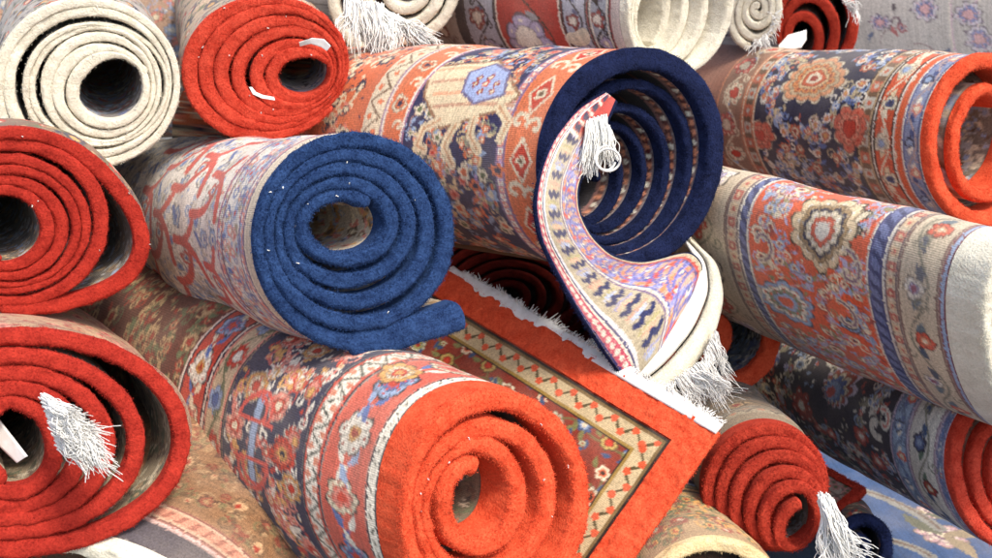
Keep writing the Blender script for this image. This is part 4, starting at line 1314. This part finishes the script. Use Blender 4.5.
RR = roll('small navy roll on the blue carpet, bottom right, beside the white fringe',
          (868, 548), 1.36, (838, 505), 1.7, 0.8,
          spiral((868, 548, 27, 30, 0), (860, 552, 12, 14, 0), 2.1, 90, 1, seed=103, wob=.5), (12, 9), NAVY,
          ue=0.012, ui=0.014, inner=inner_r, tele=.02, L=0.4, lvis=0.2, nw=0.6, seed=231, nf=5000, paint=paint_a)


# ------------------------------------------------------------------ flat carpet corners
def corner_sheet(label, K, A, B, la, lb, mat_edge, bw, paint, th=.011, seed=1, name='carpet_corner', res=.002, wave=.004, over=None):
    """a flat carpet's corner: K the corner, A a point along its first edge, B along its second (picture x, y, depth)"""
    k3, a3, b3 = at3(*K), at3(*A), at3(*B)
    ea, eb = unit(a3 - k3), unit(b3 - k3)
    nn = unit(np.cross(ea, eb))
    if nn @ -k3 < 0: nn = -nn
    # square the corner up in its own plane, keeping the first edge
    root = thing(name, label, 'rug', w(k3))
    org = w(k3)
    s = np.arange(0, la, res); t = np.arange(0, lb, res)
    S, T = np.meshgrid(s, t, indexing='ij')
    sn = math.sqrt(max(1e-6, 1 - (ea @ eb) ** 2))
    dA, dB = T * sn, S * sn                      # distance from first edge (t=0) / second edge (s=0)
    Z = wave * noise2(len(s), len(t), 70, 70, seed) + .0008 * noise2(len(s), len(t), 8, 8, seed + 1)
    G = k3 + S[..., None] * ea + T[..., None] * eb + Z[..., None] * nn
    C = paint(dA, dB, S, T)
    r = np.random.default_rng(seed)
    g = 1 + .07 * r.normal(size=S.shape) + .05 * noise2(len(s), len(t), 20, 20, seed + 2)
    C = np.clip(C * g[..., None], 0, .9)
    ib = int(bw / sn / res)
    acc = Acc()
    acc.grid(G[ib:, ib:], C[ib:, ib:], np.stack([S, T], -1)[ib:, ib:])
    acc.grid((G - nn * th)[::6, ::6], C[::6, ::6] * .6, np.stack([S, T], -1)[::6, ::6])
    acc.build('woven_field', WEAVE, root, org)
    acc = Acc()
    up = G + nn * .002
    up = up + nn * (.0007 * noise2(len(s), len(t), 3, 3, seed + 5))[..., None]
    a1 = up[:, :ib + 1]; a2 = up[:ib + 1, :]
    acc.grid(a1); acc.grid(a2[:, ib:])
    for ed, out in ((up[:, 0], -eb), (up[0, :], -ea)):
        rim = []
        for an in np.linspace(90, -90, 9):
            ar = math.radians(an)
            rim.append(ed - nn * th / 2 + nn * (math.sin(ar) * th / 2) + out * (math.cos(ar) * th * .45))
        rim = np.stack(rim, 1); acc.grid(rim)
        rn = np.broadcast_to(out + nn * .4, rim.shape).reshape(-1, 3)
        fuzz(acc, rim.reshape(-1, 3), rn, 3000, .002, r, .00035)
    P = np.concatenate([a1.reshape(-1, 3), a2.reshape(-1, 3)])
    fuzz(acc, P, np.broadcast_to(nn, P.shape), 9000, .0014, r, .0003)
    acc.build('pile_border', mat_edge, root, org)
    o = Roll(); o.root, o.org, o.ea, o.eb, o.nn, o.k3 = root, org, ea, eb, nn, k3
    return o


def paint_o(dA, dB, S, T):
    d = np.minimum(dA, dB); run = np.where(dA < dB, S, T)
    C = np.empty(S.shape + (3,)); C[:] = lin(96, 26, 22)
    cv = Cv(S[:, 0], T[0], lin(132, 54, 40))
    field_uv(cv, .074, 18)
    C = cv.C

    def put(m, col):
        C[m] = col
    b0, b1 = .042, .071
    put(d < b1 + .006, DKB); put(d < b1 + .003, lin(150, 120, 60)); put(d < b1, lin(190, 168, 128))
    x = (d - b0) / (b1 - b0)
    per = .033
    ph = np.abs(((run / per) % 1) * 2 - 1)
    zz = np.abs(x - (.18 + .64 * ph))
    put((d < b1) & (d > b0) & (zz < .085), lin(84, 72, 44))
    for off, xc in ((0, .32), (.5, .70)):
        rr = np.hypot((((run / per + off + .0) % 1) - .5) * per, (x - xc) * (b1 - b0))
        # dots sit in the open triangles
        put((d < b1) & (d > b0) & (rr < .0052), lin(206, 86, 52))
    put((d < b0) & (d > b0 - .004), DKB); put((d < b0 + .004) & (d > b0), lin(120, 96, 60))
    put(d < b0 - .004, lin(206, 60, 26))
    return C


def field_uv(cv, off, seed):
    r = np.random.default_rng(seed)
    u0, u1, v0, v1 = off, cv.u[-1], off, cv.v[-1]
    P = []
    for R in (.013, .010, .0075, .005):
        for _ in range(700):
            u, v = r.uniform(u0, u1), r.uniform(v0, v1)
            if all((u - a) ** 2 + (v - b) ** 2 > (1.25 * (R + c)) ** 2 for a, b, c in P): P.append((u, v, R))
    for k, (a, b, R) in enumerate(P):
        q = P[r.integers(len(P))] if k < 2 else min(P[:k], key=lambda z: (z[0] - a) ** 2 + (z[1] - b) ** 2)
        cv.curve((a, b), q[:2], .3, .003, lin(110, 96, 60))
    for k, (a, b, R) in enumerate(P):
        cv.flower(a, b, R, [6, 5, 8][k % 3], [[(1, DKB), (.9, lin(190, 160, 90)), (.5, RED)], [(1, lin(70, 90, 130)), (.6, LBL), (.3, CRM)], [(1, CRM), (.6, lin(206, 96, 60)), (.3, DKB)],
                                              [(1, lin(196, 190, 160)), (.6, lin(150, 150, 90)), (.3, BRK)]][k % 4])
        cv.leaf(a + R, b, r.uniform(0, 6), .016, .007, lin(120, 116, 70)); cv.leaf(a - R, b + R, r.uniform(0, 6), .014, .006, lin(60, 80, 110))


CO = corner_sheet('flat carpet corner with orange border and zigzag band pointing right between the rolls', (716, 430, 1.235), (466, 284, 1.47), (628, 560, 1.19),
                  .62, .42, ORANGE, .039, paint_o, seed=4, wave=.003)
e_ = np.linspace(-.002, .46, 160)
jag = .0135 + .0025 * noise1(160, 6, 5) * .5 + .0016 * noise1(160, 14, 15)
base_ = CO.k3 + e_[:, None] * CO.ea - CO.nn * .002
ribbon(CO.root, CO.org, np.stack([base_ + CO.eb * .004, base_ - CO.eb * jag[:, None] - CO.nn * (.003 + .001 * noise1(160, 4, 6))[:, None]], 1), .003, COTTON, 'selvedge', bulge=(0, .001, .002))
for k in range(5):
    f0, f1 = k / 5, (k + 1) / 5
    q = lambda f: (CO.k3 + CO.ea * (.44 * f) - CO.eb * .010 - CO.nn * .004)
    a, b = proj(q(f0)), proj(q(f1))
    fringe(CO.root, CO.org, (a[0], a[1]), (b[0], b[1]), -q(f0)[2], -q(f1)[2], tuple(-CO.eb * .8 + CO.nn * .25), .010, 110, 200 + k, .0009, .4, .7, droop=.1)


def paint_t(dA, dB, S, T):
    cv = Cv(S[:, 0], T[0], lin(176, 160, 140))
    r = np.random.default_rng(3)
    for _ in range(60):
        u, v = r.uniform(0, cv.u[-1]), r.uniform(0, cv.v[-1])
        cv.curve((u, v), (u + r.normal() * .03, v + r.normal() * .03), .4, .003, lin(110, 90, 80)); cv.flower(u, v, .008, 5, [(1, lin(190, 130, 120)), (.5, GRN)])
    return cv.C


CT = corner_sheet('small beige carpet corner with red edge under the navy flowered roll', (864, 488, 1.50), (800, 455, 1.62), (838, 512, 1.46), .2, .12,
                  RED_A, .012, paint_t, seed=9, wave=.001, th=.009)


# ---- blue carpet on the ground
def floor_carpet():
    z = .012
    def hit(px, py):
        d = ray(np.array(px), np.array(py)) @ M3.T
        t = (z - CAMP[2]) / d[2]
        return CAMP + d * t
    c = hit(930., 530.)
    org = np.array([c[0], c[1], 0.0])
    o = thing('flat_carpet', 'blue carpet with pink floral scroll lying flat on the ground at the lower right', 'rug', org)
    x = np.arange(-.55, .75, .003); y = np.arange(-.6, .9, .003)
    X, Y = np.meshgrid(x, y, indexing='ij')
    cv = Cv(x, y, lin(56, 82, 122))
    r = np.random.default_rng(8)
    for px, py, R in ((943, 534, .045), (925, 512, .025)):
        p = hit(px, py) - org
        cv.flower(p[0], p[1], R, 7, [(1, lin(150, 130, 110)), (.9, lin(190, 150, 150)), (.6, lin(206, 180, 170)), (.35, lin(120, 80, 100)), (.2, CRM)])
        for q in range(4):
            cv.leaf(p[0], p[1], r.uniform(0, 6.28), R * 1.9, R * .6, [lin(96, 96, 76), lin(150, 130, 100)][q % 2])
    for A, B in (((862, 490), (940, 528)), ((890, 540), (930, 556))):
        a, b = hit(*A) - org, hit(*B) - org
        cv.curve(a[:2], b[:2], .15, .022, lin(140, 136, 126)); cv.curve(a[:2], b[:2], .22, .006, lin(110, 90, 76))
    for _ in range(12):
        u, v = r.uniform(-.5, .7), r.uniform(-.6, .9)
        if abs(u) + abs(v) > .35:
            cv.flower(u, v, r.uniform(.02, .04), 6, [(1, lin(190, 150, 150)), (.6, lin(206, 180, 170)), (.3, lin(120, 80, 100))])
    cv.age(3)
    G = np.stack([X, Y, np.full(X.shape, z) + .0015 * noise2(len(x), len(y), 40, 40, 5)], -1)
    rim = [G[:, 0], G[-1, :], G[::-1, -1], G[0, ::-1]]
    acc = Acc()
    inv = lambda W_: (W_ + np.array([org[0], org[1], 0]) - CAMP) @ M3
    acc.grid(inv(G), cv.C, np.stack([X, Y], -1))
    for e in rim:
        lo = e.copy(); lo[:, 2] = .001
        acc.grid(inv(np.stack([e, lo], 0)), np.broadcast_to(lin(72, 108, 168), (2, len(e), 3)).copy())
    acc.build('woven_field', WEAVE, o, org)


floor_carpet()


# ------------------------------------------------------------------ ground
def ground():
    m, nt, b = new_mat('grey paving')
    L = nt.links.new
    tc = N(nt, 'ShaderNodeTexCoord')
    n1 = N(nt, 'ShaderNodeTexNoise'); n1.inputs['Scale'].default_value = 6; n1.inputs['Detail'].default_value = 8
    L(tc.outputs['Object'], n1.inputs['Vector'])
    cr = N(nt, 'ShaderNodeValToRGB')
    cr.color_ramp.elements[0].position = 0.3; cr.color_ramp.elements[0].color = (0.10, 0.095, 0.085, 1)
    cr.color_ramp.elements[1].position = 0.7; cr.color_ramp.elements[1].color = (0.2, 0.19, 0.175, 1)
    L(n1.outputs[0], cr.inputs[0]); L(cr.outputs[0], b.inputs['Base Color'])
    me = bpy.data.meshes.new('ground')
    S = 60
    me.from_pydata([(-S, -S, 0), (S, -S, 0), (S, S, 0), (-S, S, 0)], [], [(0, 1, 2, 3)])
    me.materials.append(m)
    o = bpy.data.objects.new('ground', me); COL.objects.link(o); o['kind'] = 'structure'


ground()

# ------------------------------------------------------------------ light
SUN = unit(np.array([0.42, 0.72, 0.62]))          # towards the sun, camera frame
Sw = M3 @ SUN
el = math.asin(Sw[2]); az = math.atan2(Sw[0], Sw[1])
wd = bpy.data.worlds.new('World'); SC.world = wd; wd.use_nodes = True
nt = wd.node_tree
bg = nt.nodes['Background']
sk = nt.nodes.new('ShaderNodeTexSky'); sk.sky_type = 'NISHITA'; sk.sun_disc = False
sk.sun_elevation = el; sk.sun_rotation = az
sk.air_density = 1.0; sk.dust_density = 3.0; sk.ozone_density = 1.0
nt.links.new(sk.outputs[0], bg.inputs[0]); bg.inputs[1].default_value = 0.15
ld = bpy.data.lights.new('sun', 'SUN'); ld.energy = 1.8; ld.angle = math.radians(14); ld.color = (1, 0.95, 0.86)
lo = bpy.data.objects.new('sun', ld); COL.objects.link(lo)
lo.rotation_euler = Vector(Sw).to_track_quat('Z', 'Y').to_euler(); lo.location = (0, 0, 5)

# ------------------------------------------------------------------ camera
cd = bpy.data.cameras.new('camera'); cam = bpy.data.objects.new('camera', cd); COL.objects.link(cam)
cd.sensor_width = 36; cd.lens = 36 * F / PW
cd.clip_start = 0.02; cd.clip_end = 300
cam.location = CAMP; cam.rotation_euler = (math.pi / 2 - PITCH, 0, 0)
cd.dof.use_dof = True; cd.dof.focus_distance = 1.24; cd.dof.aperture_fstop = 8
SC.camera = cam
SC.render.engine = 'CYCLES'
SC.view_settings.view_transform = 'Standard'; SC.view_settings.look = 'None'
SC.view_settings.exposure = 0.84; SC.view_settings.gamma = 1
